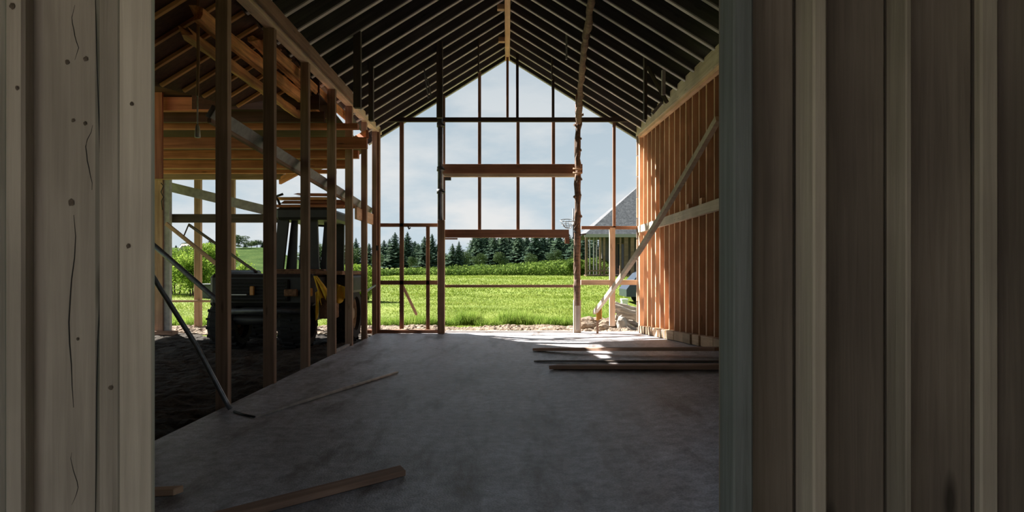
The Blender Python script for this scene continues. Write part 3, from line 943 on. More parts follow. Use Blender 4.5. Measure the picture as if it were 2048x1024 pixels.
lying_board('loose_plank', on_floor(806, 952) + Vector((0, .04, 0)), on_floor(250, 1092), .13, .042, 'floor_plank', 'long brown plank lying diagonally on the concrete nearest the viewer', 'plank')
lying_board('timber_offcut', on_floor(357, 990), on_floor(160, 1000), .07, .045, 'cedar', 'short reddish timber offcut poking out beside the left near boards', 'offcut')
def right_end(v, Yr):
    X = (1470 - CU) / F * Yr
    return Vector((min(X, 2.98), Yr, EYE - (v - CV) / F * Yr))
lying_board('loose_plank', on_floor(1072, 702), right_end(702, 9.0), .15, .05, 'floor_plank', 'farthest of the three planks laid across the slab by the orange stud wall', 'plank')
lying_board('loose_plank', on_floor(1072, 724), right_end(724.5, 8.5), .08, .02, 'dark_timber', 'thin dark middle strip of the three planks laid by the orange stud wall', 'plank')
lying_board('loose_plank', on_floor(1108, 738), right_end(738, 7.9), .20, .055, 'floor_plank', 'nearest and widest of the three planks laid across the slab at right', 'plank')

p0, p1 = on_floor(512, 836), on_floor(795, 747)
o = tube('thin_rod', [p0 + Vector((0, 0, .012)), p0.lerp(p1, .25) + Vector((0, 0, .018)), p0.lerp(p1, .6) + Vector((0, 0, .02)), p1 + Vector((0, 0, .02))], [.006, .018, .02, .017], M['rod'])
tag(o, 'thin straight rod lying on the concrete left of centre', 'rod')

gp = empty('leaning_pipe', on_floor(461, 824), 'grey pipe leaning up leftwards from the slab edge in front of the first post', 'pipe')
b0 = on_floor(461, 822) + Vector((0, 0, .02))
t0 = P(318, 573, 6.8)
t1 = t0 + (t0 - b0) * .62
tube('pipe', [b0, b0.lerp(t0, .08), b0.lerp(t0, .5) + Vector((.02, 0, .02)), t0, t1], .026, M['galv'], gp, 12)
w0 = on_floor(468, 825); w1 = on_floor(509, 836)
o = tube('floor_cable', [w0 + Vector((0, 0, .012)), w0.lerp(w1, .5) + Vector((0, -.02, .012)), w1 + Vector((0, 0, .012))], .011, M['cable'])
tag(o, 'short black cable running from the leaning pipe to the thin rod', 'cable')
o = tube('leaning_pole', [P(300, 484, 12.2), P(350, 527, 12.2), P(428, 595, 12.2), P(452, 618, 12.2)], .05, M['steel'])
tag(o, 'dark metal pole sloping down to the tractor behind the first post', 'pole')

# pale bowed pole leaning on the right wall
lp = empty('leaning_batten', P(1190, 622, 15.0), 'pale bowed batten leaning diagonally against the orange stud wall', 'batten')
pa, pb = Vector((2.05, 15.05, .50)), Vector((3.06, 9.3, 3.70))
n_ = 14
bm = bmesh.new()
prev = None
for i in range(n_):
    t = i / (n_ - 1)
    c_ = pa.lerp(pb, t) + Vector((0, 0, -.16 * math.sin(math.pi * t)))
    q = frame_quat(pb - pa)
    ring = [bm.verts.new(c_ + q @ Vector((0, a * .04, b_ * .045))) for a, b_ in ((-1, -1), (1, -1), (1, 1), (-1, 1))]
    if prev:
        for k in range(4):
            bm.faces.new((prev[k], prev[(k + 1) % 4], ring[(k + 1) % 4], ring[k]))
    else:
        bm.faces.new(list(reversed(ring)))
    prev = ring
bm.faces.new(prev)
from_bm('batten', bm, M['pale'], lp)
sk = empty('stake', P(1195, 664, 15.32), 'thin upright stake with orange tape under the foot of the pale batten', 'stake')
slab('stake_post', (P(1193, 0, 15.0).x, 14.98, .0), (P(1197, 0, 15.0).x, 15.03, .50), M['stud'], sk)
bm = bmesh.new()
rt = random.Random(3)
for k in range(5):
    x = P(1194 + k * 2, 0, 15.0).x
    bm_box(bm, (x - .02, 14.96, .34 + rt.uniform(-.04, .04)), (x + .015, 14.975, .58 + k * .02))
from_bm('tape', bm, M['tape'], sk)

# hanging lamp holder
hl = empty('hanging_socket', P(395, 275, 7.4), 'pale bulb socket hanging on a long cord in the left side bay', 'lamp socket')
tube('cord', [P(394.5, -4, 7.4) + Vector((0, 0, .05)), P(396, 100, 7.4), P(395, 192, 7.4)], .015, M['cord'], hl, 8)
tube('cord', [P(397.5, -2, 7.4) + Vector((0, 0, .05)), P(398.5, 120, 7.4), P(396.5, 190, 7.4)], .008, M['cord'], hl, 6)
tube('cord', [P(395, 190, 7.4), P(395, 252, 7.4)], .008, M['socket'], hl, 6)
tube('socket_body', [P(395, 249, 7.4), P(395, 253, 7.4), P(395.2, 262, 7.4), P(395.3, 275, 7.4)], [.012, .022, .028, .032], M['socket'], hl, 12)

# ------------------------------------------------------------------ tractor
TY = 13.0
tr = empty('tractor', (-4.75, 13.6, -.1), 'dark tractor with cab parked in the side bay behind the left posts', 'tractor')
def tb(name, lo, hi, mat, bevel=.03, parent=None):
    bm = bmesh.new(); bm_box(bm, lo, hi, bevel)
    return from_bm(name, bm, M[mat], parent or tr)
body = tb('hood', (-5.95, 12.75, .78), (-3.85, 14.9, 1.42), 'black', .07)
tb('grille', (-5.55, 12.69, .88), (-4.35, 12.75, 1.32), 'rubber', .02)
for k in range(6):
    tb('grille_bar', (-5.5, 12.66, .92 + k * .066), (-4.4, 12.69, .935 + k * .066), 'black', .004)
tb('chassis', (-5.45, 13.0, .38), (-4.2, 15.4, .80), 'black', .05)
tube('axle_tube', [(-5.6, 12.85, .50), (-4.1, 12.85, .50)], .10, M['black'], tr, 12)
tube('front_bumper', [(-5.55, 12.62, .68), (-4.75, 12.58, .70), (-4.0, 12.62, .68)], .06, M['steel'], tr, 10)
tb('number_strip', (-5.52, 12.63, 1.0), (-5.15, 12.655, 1.022), 'white_strip', .002)
tb('side_lamp', (-5.08, 12.60, 1.0), (-5.0, 12.66, 1.18), 'lens', .012)
tb('side_lamp', (-3.98, 12.68, .98), (-3.88, 12.75, 1.14), 'lens', .012)
tb('headlight', (-4.42, 12.63, .98), (-4.15, 12.69, 1.12), 'rust', .02)
tb('platform', (-4.95, 13.0, 1.40), (-3.36, 15.0, 1.48), 'rust', .01)
tb('mudguard', (-3.92, 13.6, 1.0), (-3.34, 15.0, 1.40), 'black', .06)
tb('tool_box', (-3.86, 13.1, .5), (-3.55, 13.5, 1.05), 'rust', .02)
tb('side_frame', (-5.98, 13.2, .55), (-5.75, 15.0, 1.5), 'black', .05)
def wheel(cx, cy, cz_, R, W, rimmat='rust'):
    bm = bmesh.new()
    prof = [(-.5, .62), (-.5, .88), (-.36, 1.0), (.36, 1.0), (.5, .88), (.5, .62)]
    seg = 30
    rings = []
    for k in range(seg):
        t = 2 * math.pi * k / seg
        rings.append([bm.verts.new((a * W, r * R * math.cos(t), r * R * math.sin(t))) for a, r in prof])
    for k in range(seg):
        r0, r1 = rings[k], rings[(k + 1) % seg]
        for j in range(len(prof)):
            j2 = (j + 1) % len(prof)
            bm.faces.new((r0[j], r0[j2], r1[j2], r1[j]))
    ty = from_bm('tyre', bm, M['rubber'], tr, (cx, cy, cz_))
    bm = bmesh.new()
    for k in range(18):
        for s in (-1, 1):
            t = 2 * math.pi * (k + (.25 if s > 0 else 0)) / 18
            q = Quaternion((1, 0, 0), t)
            b2 = bmesh.new(); bm_box(b2, (-.02, -.022, .96 * R), (W * .47, .022, 1.06 * R))
            m4 = q.to_matrix().to_4x4() @ Matrix.Rotation(s * .0, 4, 'X')
            for f in b2.faces:
                bm.faces.new([bm.verts.new(m4 @ Vector((v.co.x * s, v.co.y + s * v.co.x * .0 + .12 * abs(v.co.x), v.co.z))) for v in f.verts])
            b2.free()
    lug = from_bm('tread', bm, M['rubber'], ty, (cx, cy, cz_))
    bm = bmesh.new()
    prof = [(-.34, .0), (-.34, .2), (-.1, .3), (-.05, .5), (-.30, .58), (-.30, .64), (.30, .64), (.30, .58), (.05, .5), (.1, .3), (.34, .2), (.34, 0)]
    rings = []
    for k in range(24):
        t = 2 * math.pi * k / 24
        rings.append([bm.verts.new((a * W, r * R * math.cos(t), r * R * math.sin(t))) for a, r in prof])
    for k in range(24):
        r0, r1 = rings[k], rings[(k + 1) % 24]
        for j in range(len(prof) - 1):
            bm.faces.new((r0[j], r0[j + 1], r1[j + 1], r1[j]))
    bmesh.ops.remove_doubles(bm, verts=bm.verts, dist=.0005)
    from_bm('rim', bm, M[rimmat], ty, (cx, cy, cz_))
wheel(-5.72, 13.2, .41, .50, .55)
wheel(-4.32, 13.2, .41, .50, .55)
wheel(-5.75, 15.0, .52, .62, .5)
wheel(-3.62, 14.45, .52, .62, .42, 'rim')
# cab posts, wide and dark with bright slits between them
def cab_post(ub0, ub1, ut0, ut1, Y, d=.08):
    bm = bmesh.new()
    a0, a1 = P(ub0, 545, Y), P(ub1, 545, Y); b0_, b1_ = P(ut0, 438, Y), P(ut1, 438, Y)
    v = [bm.verts.new(p) for p in (a0, a1, b1_, b0_)]
    v2 = [bm.verts.new(p + Vector((0, d, 0))) for p in (a0, a1, b1_, b0_)]
    bm.faces.new(v); bm.faces.new(list(reversed(v2)))
    for k in range(4):
        bm.faces.new((v[k], v2[k], v2[(k + 1) % 4], v[(k + 1) % 4]))
    return from_bm('cab_post', bm, M['black'], tr)
cab_post(548, 565, 555, 577, 13.35)
cab_post(571, 591, 583, 594, 13.5)
cab_post(597, 618, 602, 611, 13.6)
cab_post(620, 638, 620, 634, 13.4)
cab_post(640, 652, 649, 656, 14.0)
cab_post(671, 687, 673, 688, 14.6)
tb('cab_roof', (P(556, 0, 13.35).x, 13.2, P(0, 440, 13.3).z), (P(690, 0, 14.2).x - .06, 14.9, P(0, 416, 13.3).z), 'black', .05)
tb('cab_sill', (P(545, 0, 13.35).x, 13.25, 1.46), (P(650, 0, 13.35).x, 13.45, 1.52), 'rust', .01)
tube('cab_rail', [P(601, 449, 14.3), P(668, 453, 14.3)], .025, M['black'], tr, 8)
tube('mirror_arm', [P(563, 418, 13.3), P(556, 400, 13.2), P(552, 393, 13.2), P(566, 388, 13.2)], .026, M['black'], tr, 8)
tube('exhaust_pipe', [(-5.35, 14.2, 1.40), (-5.35, 14.2, 1.75)], .05, M['black'], tr, 10)

# timber lying on the cab roof
zr = P(0, 416, 13.3).z + .004
stack = [(-4.78, 13.30, 0, 1.45, .16, .07), (-4.72, 13.52, .0, 1.4, .18, .06), (-4.66, 13.36, .075, 1.25, .2, .07), (-4.80, 13.44, .15, 1.1, .17, .075), (-4.36, 13.40, .23, .95, .2, .06), (-4.25, 13.75, 0, .85, .22, .2)]
names = ['bottom front', 'bottom rear', 'second layer', 'third layer', 'topmost', 'thick rear']
for k, (x, yy, dz, L, w, h) in enumerate(stack):
    o = rough_timber('stacked_timber', (x, yy, zr + dz + h / 2 + .006 * k), (x + L, yy + .05 * (k % 3), zr + dz + h / 2 + .006 * k), w * .86, h * .82, M['torn' if k % 2 else 'joist'], None, 20 + k, 8, .07)
    tag(o, '%s timber of the orange stack on the tractor cab roof' % names[k], 'timber', 'timbers on the tractor cab roof')

# yellow cloths
def cloth(name, pts_top, pts_bot, label, seed, n=16, m=9, depth=.06):
    rnd = random.Random(seed)
    verts = []; faces = []
    ph = [rnd.uniform(0, 6.28) for _ in range(3)]
    for j in range(m):
        t = j / (m - 1)
        for i in range(n):
            s = i / (n - 1)
            a = Vector(pts_top[0]).lerp(Vector(pts_top[1]), s)
            b_ = Vector(pts_bot[0]).lerp(Vector(pts_bot[1]), s)
            p = a.lerp(b_, t)
            p.y += depth * (.4 + t) * math.sin(s * 13 + ph[0] + t * 1.2)
            p.x += .012 * math.sin(s * 9 + ph[1] + 3 * t)
            p.z += (.05 * math.sin(s * 11 + ph[2]) * t)
            verts.append(p)
    for j in range(m - 1):
        for i in range(n - 1):
            faces.append((j * n + i, j * n + i + 1, (j + 1) * n + i + 1, (j + 1) * n + i))
    o = from_np(name, [list(v) for v in verts], faces, M['cloth'], smooth_shade=True)
    md = o.modifiers.new('thickness', 'SOLIDIFY'); md.thickness = .006
    return tag(o, label, 'cloth')
Yc = 12.5
cloth('yellow_cloth', (P(627, 552, Yc), P(632, 552, Yc)), (P(640, 606, Yc), P(660, 588, Yc)), 'yellow cloth hanging from the tractor right of the third left post', 1)
cloth('yellow_cloth', (P(630, 585, Yc + .05), P(640, 580, Yc + .05)), (P(633, 640, Yc + .05), P(637, 622, Yc + .05)), 'narrow trailing end of yellow cloth below the larger yellow cloth', 4, 8, 8, .03)
cloth('yellow_cloth', (P(669, 566, 13.3), P(692, 574, 13.3)), (P(668, 606, 13.3), P(698, 596, 13.3)), 'yellow cloth draped over the tractor mudguard between the fourth and fifth posts', 2)

# loose wire coil hung on the far bay post
wc = empty('wire_coil', P(324, 420, 15.2), 'thin dark wire coil hanging at the far left corner of the side bay', 'wire')
tube('wire', [P(322, 366, 15.2), P(327, 372, 15.2), P(322, 384, 15.2), P(327, 394, 15.2), P(323, 402, 15.2), P(325, 420, 15.2)], .012, M['cable'], wc, 6)

# ------------------------------------------------------------------ outdoors: house, car, woodpile
HY = 55.0
hx0 = P(1170, 0, HY).x
hz0 = float(terrain_z(hx0 + 4, HY)) - .1
house = empty('house', (hx0 + 5, HY + 4, hz0), 'grey-shingled house with dark porch beyond the right corner of the barn', 'house')
ez = P(0, 468, HY).z
pz = P(0, 350, HY).z + 3
bm = bmesh.new()
x0, x1, y0, y1 = hx0, hx0 + 13.5, HY, HY + 11
rise = (y1 - y0) / 2 * .9
vsx = [bm.verts.new(p) for p in ((x0, y0, ez), (x1, y0, ez), (x1, y1, ez), (x0, y1, ez))]
top = ez + 5.6
ra = bm.verts.new((x0 + 6.6, (y0 + y1) / 2, top)); rb = bm.verts.new((x1 - 4.2, (y0 + y1) / 2, top))
bm.faces.new((vsx[0], vsx[1], rb, ra)); bm.faces.new((vsx[1], vsx[2], rb)); bm.faces.new((vsx[2], vsx[3], ra, rb)); bm.faces.new((vsx[3], vsx[0], ra))
bm.faces.new((vsx[3], vsx[2], vsx[1], vsx[0]))
from_bm('roof', bm, M['shingle'], house)
def hb(name, lo, hi, mat, par=house):
    bm = bmesh.new(); bm_box(bm, lo, hi, .0)
    return from_bm(name, bm, M[mat], par)
hb('fascia', (x0 - .05, y0 - .06, ez - .28), (x1, y0 + .02, ez - .0), 'slat')
hb('wall', (x0 + 2.9, y0 + 1.9, hz0), (x1 - .6, y1 - .6, ez - .02), 'house')
hb('porch_deck', (x0 + .1, y0 - .1, hz0 - .1), (x1, y0 + 1.9, hz0 + .28), 'house_post')
for u0, u1 in ((1171, 1176), (1199, 1203), (1207, 1211), (1249, 1257), (1262, 1269), (1240, 1243)):
    hb('porch_post', (P(u0, 0, HY).x, y0 + .1, hz0 + .2), (P(u1, 0, HY).x, y0 + .3, ez - .1), 'house_post')
for u in (1180, 1188, 1194):
    hb('screen_slat', (P(u, 0, HY).x, y0 + .5, hz0 + .2), (P(u + 2.5, 0, HY).x, y0 + .56, ez - .15), 'slat')
hb('porch_rail', (x0 + .2, y0 + .05, hz0 + .55), (P(1218, 0, HY).x, y0 + .15, hz0 + .68), 'house_post')
wd = hb('window', (P(1234, 0, HY + 1.9).x, y0 + 1.82, hz0 + .7), (P(1252, 0, HY + 1.9).x, y0 + 1.89, ez - .7), 'house_post')
hb('pane', (P(1235, 0, HY + 1.8).x, y0 + 1.79, hz0 + .8), (P(1251, 0, HY + 1.8).x, y0 + 1.815, ez - .8), 'glass', wd)

CY = 26.0
cz0 = float(terrain_z(6, CY)) + .0
cx0 = P(1253, 0, CY).x
car = empty('car', (cx0 + 2, CY + .8, cz0), 'blue-black car mostly hidden behind the right wall', 'car')
prof = [(0, .32), (.0, .62), (.12, .78), (.30, 1.0), (.55, 1.28), (.9, 1.42), (2.3, 1.44), (3.0, 1.05), (4.1, .92), (4.25, .6), (4.2, .32)]
def car_shell(name, pr, ya, yb, mat, inset=.0):
    bm = bmesh.new()
    r0 = [bm.verts.new((cx0 + x, ya + (inset if z > .95 else 0), cz0 + z)) for x, z in pr]
    r1 = [bm.verts.new((cx0 + x, yb - (inset if z > .95 else 0), cz0 + z)) for x, z in pr]
    bm.faces.new(r0); bm.faces.new(list(reversed(r1)))
    for k in range(len(pr)):
        k2 = (k + 1) % len(pr)
        bm.faces.new((r0[k], r1[k], r1[k2], r0[k2]))
    return from_bm(name, bm, M[mat], car)
car_shell('body', prof, CY, CY + 1.7, 'car', .14)
car_shell('side_window', [(.62, .98), (.78, 1.30), (1.35, 1.34), (1.35, .98)], CY + .10, CY + .2, 'glass')
car_shell('side_window', [(1.45, .98), (1.45, 1.34), (2.2, 1.34), (2.65, .98)], CY + .10, CY + .2, 'glass')
for wx in (.8, 3.35):
    for wy in (CY - .02, CY + 1.52):
        tube('wheel', [(cx0 + wx, wy, cz0 + .31), (cx0 + wx, wy + .2, cz0 + .31)], .31, M['rubber'], car, 18)

o = empty('white_crate', P(1249, 612, 24), 'small white crate on the grass beside the woodpile', 'crate')
a = P(1244, 613, 24)
gz_ = float(terrain_z(a.x, 24))
bm = bmesh.new(); bm_box(bm, (a.x, 24, gz_ - .02), (a.x + .22, 24.3, gz_ + .36), .015)
from_bm('crate_body', bm, M['white'], o)
bm = bmesh.new(); bm_box(bm, (a.x - .015, 23.985, gz_ + .30), (a.x + .235, 24.315, gz_ + .38), .01)
from_bm('crate_lid', bm, M['white'], o)

LOGL = ['lowest thick grey log', 'middle grey log', 'log just above the lowest', 'thick upper log', 'thin upper log', 'stout middle log', 'steep thin log', 'topmost thin log', 'short fat log at the foot']
gl = float(grav_z(np.array(3.6), np.array(17.6)))
logs = [((1232, 650), (1290, 668), .085), ((1230, 634), (1288, 652), .07), ((1230, 640), (1275, 660), .07), ((1229, 612), (1284, 632), .08),
        ((1230, 622), (1280, 634), .06), ((1233, 629), (1290, 640), .075), ((1240, 632), (1270, 664), .05), ((1230, 606), (1282, 620), .05), ((1236, 655), (1264, 662), .10)]
for k, (a, b_, r) in enumerate(logs):
    Y = 17.3 + (k % 3) * .22
    o = rough_pole('woodpile_log', [P(a[0], a[1], Y), P((a[0] + b_[0]) / 2, (a[1] + b_[1]) / 2 + 1, Y), P(b_[0], b_[1], Y + .1)], r, M['grey_log'], None, 7, 8, .12, 40 + k)
    tag(o, LOGL[k] + ' in the jumbled woodpile outside the right corner', 'log', 'logs in the woodpile')
def stone(name, c, r, mat, label, cat, seed):
    bm = bmesh.new()
    bmesh.ops.create_icosphere(bm, subdivisions=2, radius=1)
    rr = random.Random(seed)
    for v in bm.verts:
        k = 1 + rr.uniform(-.16, .16)
        v.co = Vector((v.co.x * r[0] * k, v.co.y * r[1] * k, v.co.z * r[2] * k))
    return tag(from_bm(name, bm, M[mat], None, c), label, cat)
stone('squared_stone', P(1243, 648, 17.1) + Vector((0, 0, 0)), (.14, .14, .20), 'stone', 'pale squared stone propped at the left end of the woodpile', 'stone', 1)
for k, (u, v, Y, r) in enumerate(((1172, 652, 17.0, .16), (1183, 650, 17.3, .14), (1207, 655, 16.9, .12), (1217, 648, 17.4, .2), (1176, 642, 17.6, .17), (1196, 645, 17.6, .2))):
    stone('rubble_lump', P(u, v, Y), (r * 1.4, r, r * .8), 'gravel', '%s lump of brown rubble from the left, right of the log post' % ORD[[0, 2, 4, 5, 1, 3][k]], 'rubble', 30 + k)

# ------------------------------------------------------------------ vegetation
def leaf_cloud(centers, radii, n, size, rng, flat=.8):
    """n leaf quads over the surface/volume of ellipsoid clumps"""
    centers = np.asarray(centers, float); radii = np.asarray(radii, float)
    idx = rng.integers(0, len(centers), n)
    d = rng.normal(size=(n, 3)); d /= np.linalg.norm(d, axis=1)[:, None]
    rad = rng.uniform(.55, 1.05, n) ** .7
    c = centers[idx] + d * radii[idx] * rad[:, None]
    a = rng.normal(size=(n, 3)); a /= np.linalg.norm(a, axis=1)[:, None]
    b = np.cross(a, d + rng.normal(size=(n, 3)) * .6); b /= (np.linalg.norm(b, axis=1)[:, None] + 1e-6)
    s = size * rng.uniform(.6, 1.4, n)[:, None]
    return np.stack([c - a * s, c + b * s * .55, c + a * s, c - b * s * .55], 1)

def conifer_mesh(seed):
    rng = np.random.default_rng(seed)
    tris = []
    L = 24
    for i in range(L):
        t = i / (L - 1)
        z = .08 + .92 * t
        R = (.235 * (1 - t) ** .85 + .012) * rng.uniform(.8, 1.2)
        nb_ = int(11 - 5 * t)
        a0 = rng.uniform(0, 6.28)
        for k in range(nb_):
            th = a0 + 6.283 * k / nb_ + rng.uniform(-.25, .25)
            r = R * rng.uniform(.65, 1.2)
            d = np.array([math.cos(th), math.sin(th), 0]); s = np.array([-d[1], d[0], 0])
            base = np.array([0, 0, z + .02])
            for j in range(7):
                f = (j + .6) / 7
                p = base + d * r * f + np.array([0, 0, -.22 * r * f + .10 * r * f * f])
                wdt = r * (.36 * (1 - f) + .10)
                for sg in (-1, 1):
                    q = p + s * sg * wdt + d * r * .12 + np.array([0, 0, rng.uniform(-.035, .02)])
                    tris.append([p + np.array([0, 0, .012]), q, p + d * r * .16 + np.array([0, 0, -.02])])
    return np.array(tris)
def broad_mesh(seed):
    rng = np.random.default_rng(seed)
    cs = [(0, 0, .62)] + [(rng.uniform(-.22, .22), rng.uniform(-.22, .22), rng.uniform(.35, .85)) for _ in range(11)]
    rs_ = [(.24, .24, .28)] + [(rng.uniform(.12, .2),) * 3 for _ in range(11)]
    return leaf_cloud(cs, rs_, 2600, .022, rng)

TREE_ME = []
for s in range(5):
    o = tri_mesh('crown', conifer_mesh(100 + s), M['conifer']); TREE_ME.append(o.data); bpy.data.objects.remove(o)
BROAD_ME = []
for s in range(3):
    o = tri_mesh('crown', broad_mesh(200 + s), M['broadleaf'], n=4); BROAD_ME.append(o.data); bpy.data.objects.remove(o)
bm = bmesh.new(); tube_bm(bm, [(0, 0, -.03), (0, 0, .3), (0, 0, .95)], [.022, .015, .003], 7)
o = from_bm('trunk', bm, M['bark']); TRUNK_ME = o.data; bpy.data.objects.remove(o)

def tree(name, u, vtop, Y, me, width, label, cat='tree', group='trees beyond the meadow'):
    x = (u - CU) / F * Y
    z0 = float(terrain_z(x, Y)) - .05
    H = EYE - (vtop - CV) / F * Y - z0
    t = empty(name, (x, Y, z0), label, cat, group)
    t.rotation_euler = (0, 0, random.uniform(0, 6.28))
    t.scale = (H * width, H * width, H)
    for nm, mesh in (('crown', me), ('trunk', TRUNK_ME)):
        c_ = bpy.data.objects.new(nm, mesh); COL.objects.link(c_); c_.parent = t
    return t
# conifers seen through the gable frame, left to right
con = [(700, 487, 1.0), (712, 480, .9), (738, 490, 1.1), (768, 484, 1.0), (779, 482, 1.1), (790, 469, 1.0), (815, 468, 1.0), (836, 490, 1.3), (849, 477, 1.0), (864, 472, 1.0), (905, 491, 1.0), (918, 486, .85),
       (947, 484, 1.1), (958, 474, 1.0), (971, 475, 1.25), (988, 479, 1.1), (1005, 476, 1.1), (1020, 474, 1.15), (1036, 476, 1.1), (1053, 478, 1.2), (1071, 474, 1.1), (1086, 479, 1.1), (1101, 475, 1.2), (1118, 477, 1.2), (1135, 474, 1.2), (1152, 478, 1.2), (1170, 476, 1.2), (1188, 480, 1.2)]
con = [(u, v - (9 if u > 940 else 2), w) for u, v, w in con]
for k, (u, v, w) in enumerate(con):
    small = u in (905, 918)
    Y = 105 if small else 128 + 17 * ((k * 7) % 5) / 4
    tree('conifer', u, v, Y, TREE_ME[k % 5], w * 1.75, 'dark conifer behind the hedge, %s from the left in the long tree line' % ORD[k])
rear = [(760, 488), (803, 486), (830, 484), (857, 486), (875, 490)] + [(952 + 15 * k, 472 + (k * 5) % 9) for k in range(15)]
for k, (u, v) in enumerate(rear):
    tree('rear_conifer', u, v, 158 + (k * 3) % 7, TREE_ME[(k * 2 + 1) % 5], 2.3, 'dark conifer in the rear row of the tree line, %s from the left' % ORD[k], 'tree', 'rear row of conifers')
bro = [(893, 503, 118), (932, 500, 118), (958, 505, 112), (823, 512, 116), (752, 505, 118), (1065, 505, 112), (1150, 500, 112), (1000, 500, 112), (1110, 498, 113)]
bro.sort()
for k, (u, v, Y) in enumerate(bro):
    tree('broadleaf_tree', u, v, Y, BROAD_ME[k % 3], 1.25, 'lower green leafy tree before the conifers, %s such from the left' % ORD[k], 'tree', 'leafy trees in front of the conifers')
lb = [(470, 468, 90), (478, 488, 100), (490, 485, 100), (503, 482, 102), (514, 478, 104), (526, 483, 104), (540, 487, 104), (420, 478, 96), (400, 486, 98), (352, 490, 98), (372, 484, 98), (640, 482, 120), (660, 488, 118), (680, 484, 120)]
lb.sort()
for k, (u, v, Y) in enumerate(lb):
    tree('hill_tree', u, v, Y, (BROAD_ME[k % 3] if k % 3 else TREE_ME[k % 5]), 2.6 if k % 3 else 2.0, 'dark tree on the left skyline, %s from the left behind the side bay' % ORD[k], 'tree', 'skyline trees seen through the side bay')

# long hedge / thicket across the back of the meadow
def hedge(name, u0, u1, vt0, vt1, Y0, depth, n, size, label):
    rng = np.random.default_rng(77)
    us = np.linspace(u0, u1, 70)
    cs, rr = [], []
    for u in us:
        f = (u - u0) / (u1 - u0)
        for q in range(5):
            Y = Y0 + depth * q / 4 + rng.uniform(-.8, .8)
            x = (u + rng.uniform(-4, 4) - CU) / F * Y
            z = float(terrain_z(x, Y))
            vt = vt0 + (vt1 - vt0) * f ** 1.3
            topz = EYE - (vt - CV) / F * (Y0 + depth) + rng.uniform(-.35, .15) - .35 * (4 - q) / 4
            h = max(.5, (topz - z))
            cs.append((x, Y, z + h * .45)); rr.append((1.0, .9, h * .55))
    o = tri_mesh(name, leaf_cloud(cs, rr, n, size, rng), M['hedge'], n=4)
    return tag(o, label, 'hedge')
hedge('thicket', 690, 1215, 540, 514, 60, 7, 60000, .10, 'long leafy green thicket along the far edge of the meadow')

def bush(name, u, vt, vb, Y, w, label, seed, n=5000, size=.06, mat='bush'):
    rng = np.random.default_rng(seed)
    x = (u - CU) / F * Y
    z0 = float(terrain_z(x, Y))
    top = EYE - (vt - CV) / F * Y
    H = top - z0
    W = w / F * Y / 2
    cs, rr = [], []
    for k in range(16):
        cs.append((x + rng.uniform(-1, 1) * W * .75, Y + rng.uniform(-1, 1) * W * .5, z0 + H * rng.uniform(.2, .8)))
        r = H * rng.uniform(.14, .26)
        rr.append((r * 1.3, r * 1.3, r))
    t = empty(name, (x, Y, z0), label, 'bush', 'bushes beyond the side bay')
    tri_mesh('leaves', leaf_cloud(cs, rr, n, size, rng), M[mat], t, 4)
    for k in range(5):
        dx = rng.uniform(-.6, .6) * W
        tube('stem', [(x + dx * .4, Y, z0 - .05), (x + dx, Y, z0 + H * .55)], [.04, .015], M['bark'], t, 5)
    return t
bush('bush', 350, 483, 560, 33, 75, 'leafy yellow-green bush at the far left behind the side bay', 1, 6500)
bush('bush', 385, 500, 560, 31, 60, 'low bush between the pale bay post and the thin middle post', 2, 5000)
bush('bush', 417, 472, 560, 34, 55, 'taller sunlit bush just left of the first dark post', 3, 5500)
bush('bush', 440, 490, 556, 36, 50, 'bush partly hidden behind the first dark post', 4, 4000)
bush('bush', 490, 522, 560, 38, 70, 'low yellow-green bush seen above the tractor hood', 5, 4500)
bush('bush', 712, 520, 600, 28, 50, 'shaggy green bush between the last left posts', 6, 4500)
bush('bush', 1165, 516, 560, 58, 70, 'rounded bush at the right end of the thicket', 7, 4500, .09, 'hedge')
bx_ = P(374, 0, 84).x
stone('boulder', (bx_, 84, float(terrain_z(bx_, 84)) + .25), (1.1, .9, .7), 'stone', 'pale boulder on the hillside above the bushes at far left', 'boulder', 8)
gzb = float(terrain_z(P(410, 0, 29).x, 29))
tb_ = empty('water_trough', (P(418, 0, 29).x, 29, gzb), 'dark trough on the grass left of the first dark post', 'trough')
bm = bmesh.new(); bm_box(bm, (P(401, 0, 29).x, 29, gzb), (P(436, 0, 29).x, 29.6, gzb + .62), .04)
from_bm('trough_body', bm, M['bin'], tb_)
bm = bmesh.new(); bm_box(bm, (P(400, 0, 29).x, 28.96, gzb + .60), (P(437, 0, 29).x, 29.64, gzb + .68), .02)
from_bm('trough_rim', bm, M['steel'], tb_)

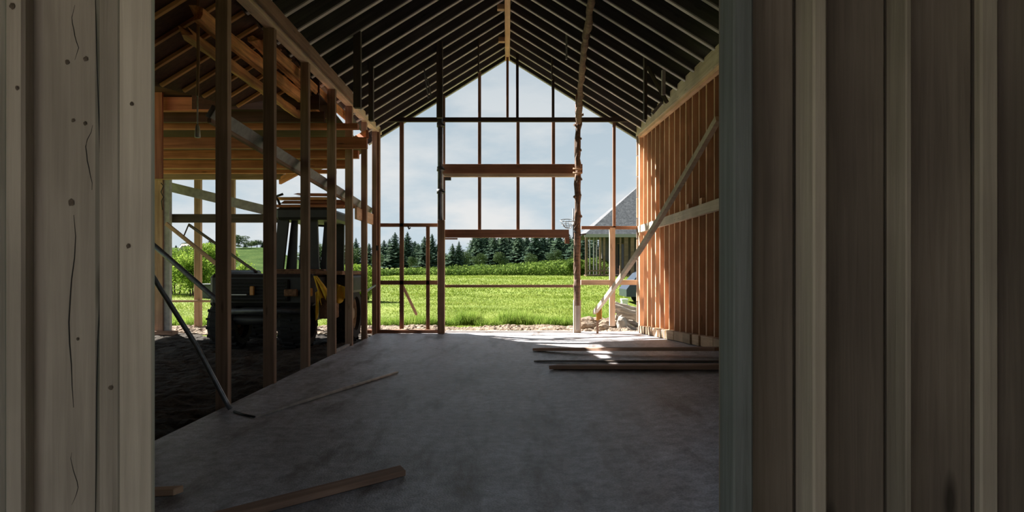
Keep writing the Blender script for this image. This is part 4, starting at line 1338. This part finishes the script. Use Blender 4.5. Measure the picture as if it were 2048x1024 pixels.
# meadow grass, nobody could count it
def blades(n, y0, y1, h0, h1, rng, xl=-.62, xr=.30, wide=.012, bias=1.0, lean=.5):
    Y = y0 + (y1 - y0) * rng.uniform(0, 1, n) ** bias
    X = Y * rng.uniform(xl, xr, n)
    Z = terrain_z(X, Y) - .03
    h = rng.uniform(h0, h1, n) * (.7 + .6 * vnoise(X * .8, Y * .8, 31))
    th = rng.uniform(0, 6.283, n)
    w = wide * (Y / 18) ** .8
    dx, dy = np.cos(th) * w, np.sin(th) * w
    ph = rng.uniform(0, 6.283, n); ln = lean * h * rng.uniform(0, 1, n)
    A = np.stack([X - dx, Y - dy, Z], -1); B = np.stack([X + dx, Y + dy, Z], -1)
    C = np.stack([X + np.cos(ph) * ln, Y + np.sin(ph) * ln, Z + h], -1)
    return np.stack([A, B, C], 1)
g = np.concatenate([blades(110000, 18.1, 32, .035, .10, RNG, bias=1.2, lean=.9), blades(70000, 30, 60, .05, .12, RNG, wide=.02, lean=.9)])
tag(tri_mesh('meadow_grass', g, M['blade']), 'short bright green grass covering the meadow', 'grass', kind='stuff')

def tuft(u, v, Y, n, h, r, label, seed):
    rng = np.random.default_rng(seed)
    x = (u - CU) / F * Y
    rad = r * np.sqrt(rng.uniform(0, 1, n)); th = rng.uniform(0, 6.283, n)
    X = x + rad * np.cos(th); Yy = Y + rad * .6 * np.sin(th)
    Z = terrain_z(X, Yy) - .03
    hh = h * .72 * rng.uniform(.4, 1.1, n)
    a = rng.uniform(0, 6.283, n); w = .012
    ln = hh * rng.uniform(.05, .55, n); ph = rng.uniform(0, 6.283, n)
    A = np.stack([X - np.cos(a) * w, Yy - np.sin(a) * w, Z], -1); B = np.stack([X + np.cos(a) * w, Yy + np.sin(a) * w, Z], -1)
    C = np.stack([X + np.cos(ph) * ln, Yy + np.sin(ph) * ln, Z + hh], -1)
    o = tri_mesh('grass_tuft', np.stack([A, B, C], 1), M['tuft'])
    return tag(o, label, 'grass tuft', 'grass tufts along the meadow edge')
tufts = [(350, 0, 18.6, 900, .45, .7), (440, 0, 18.7, 700, .5, .5), (722, 0, 18.6, 700, .5, .4), (778, 0, 18.4, 1000, .42, .5), (838, 0, 18.5, 900, .5, .45), (870, 0, 18.5, 500, .4, .3), (905, 0, 18.7, 500, .4, .4), (938, 0, 18.8, 1300, .62, .38),
         (975, 0, 18.5, 600, .38, .4), (1028, 0, 19.0, 1300, .62, .5), (1062, 0, 18.8, 900, .5, .45), (1095, 0, 18.5, 700, .42, .4), (1128, 0, 18.5, 700, .42, .4), (1178, 0, 18.8, 700, .5, .4), (1205, 0, 18.9, 700, .5, .4)]
for k, (u, v, Y, n, h, r) in enumerate(tufts):
    tuft(u, v, Y, n, h, r, 'long grass tuft at the meadow edge, %s from the left' % ORD[k], 300 + k)
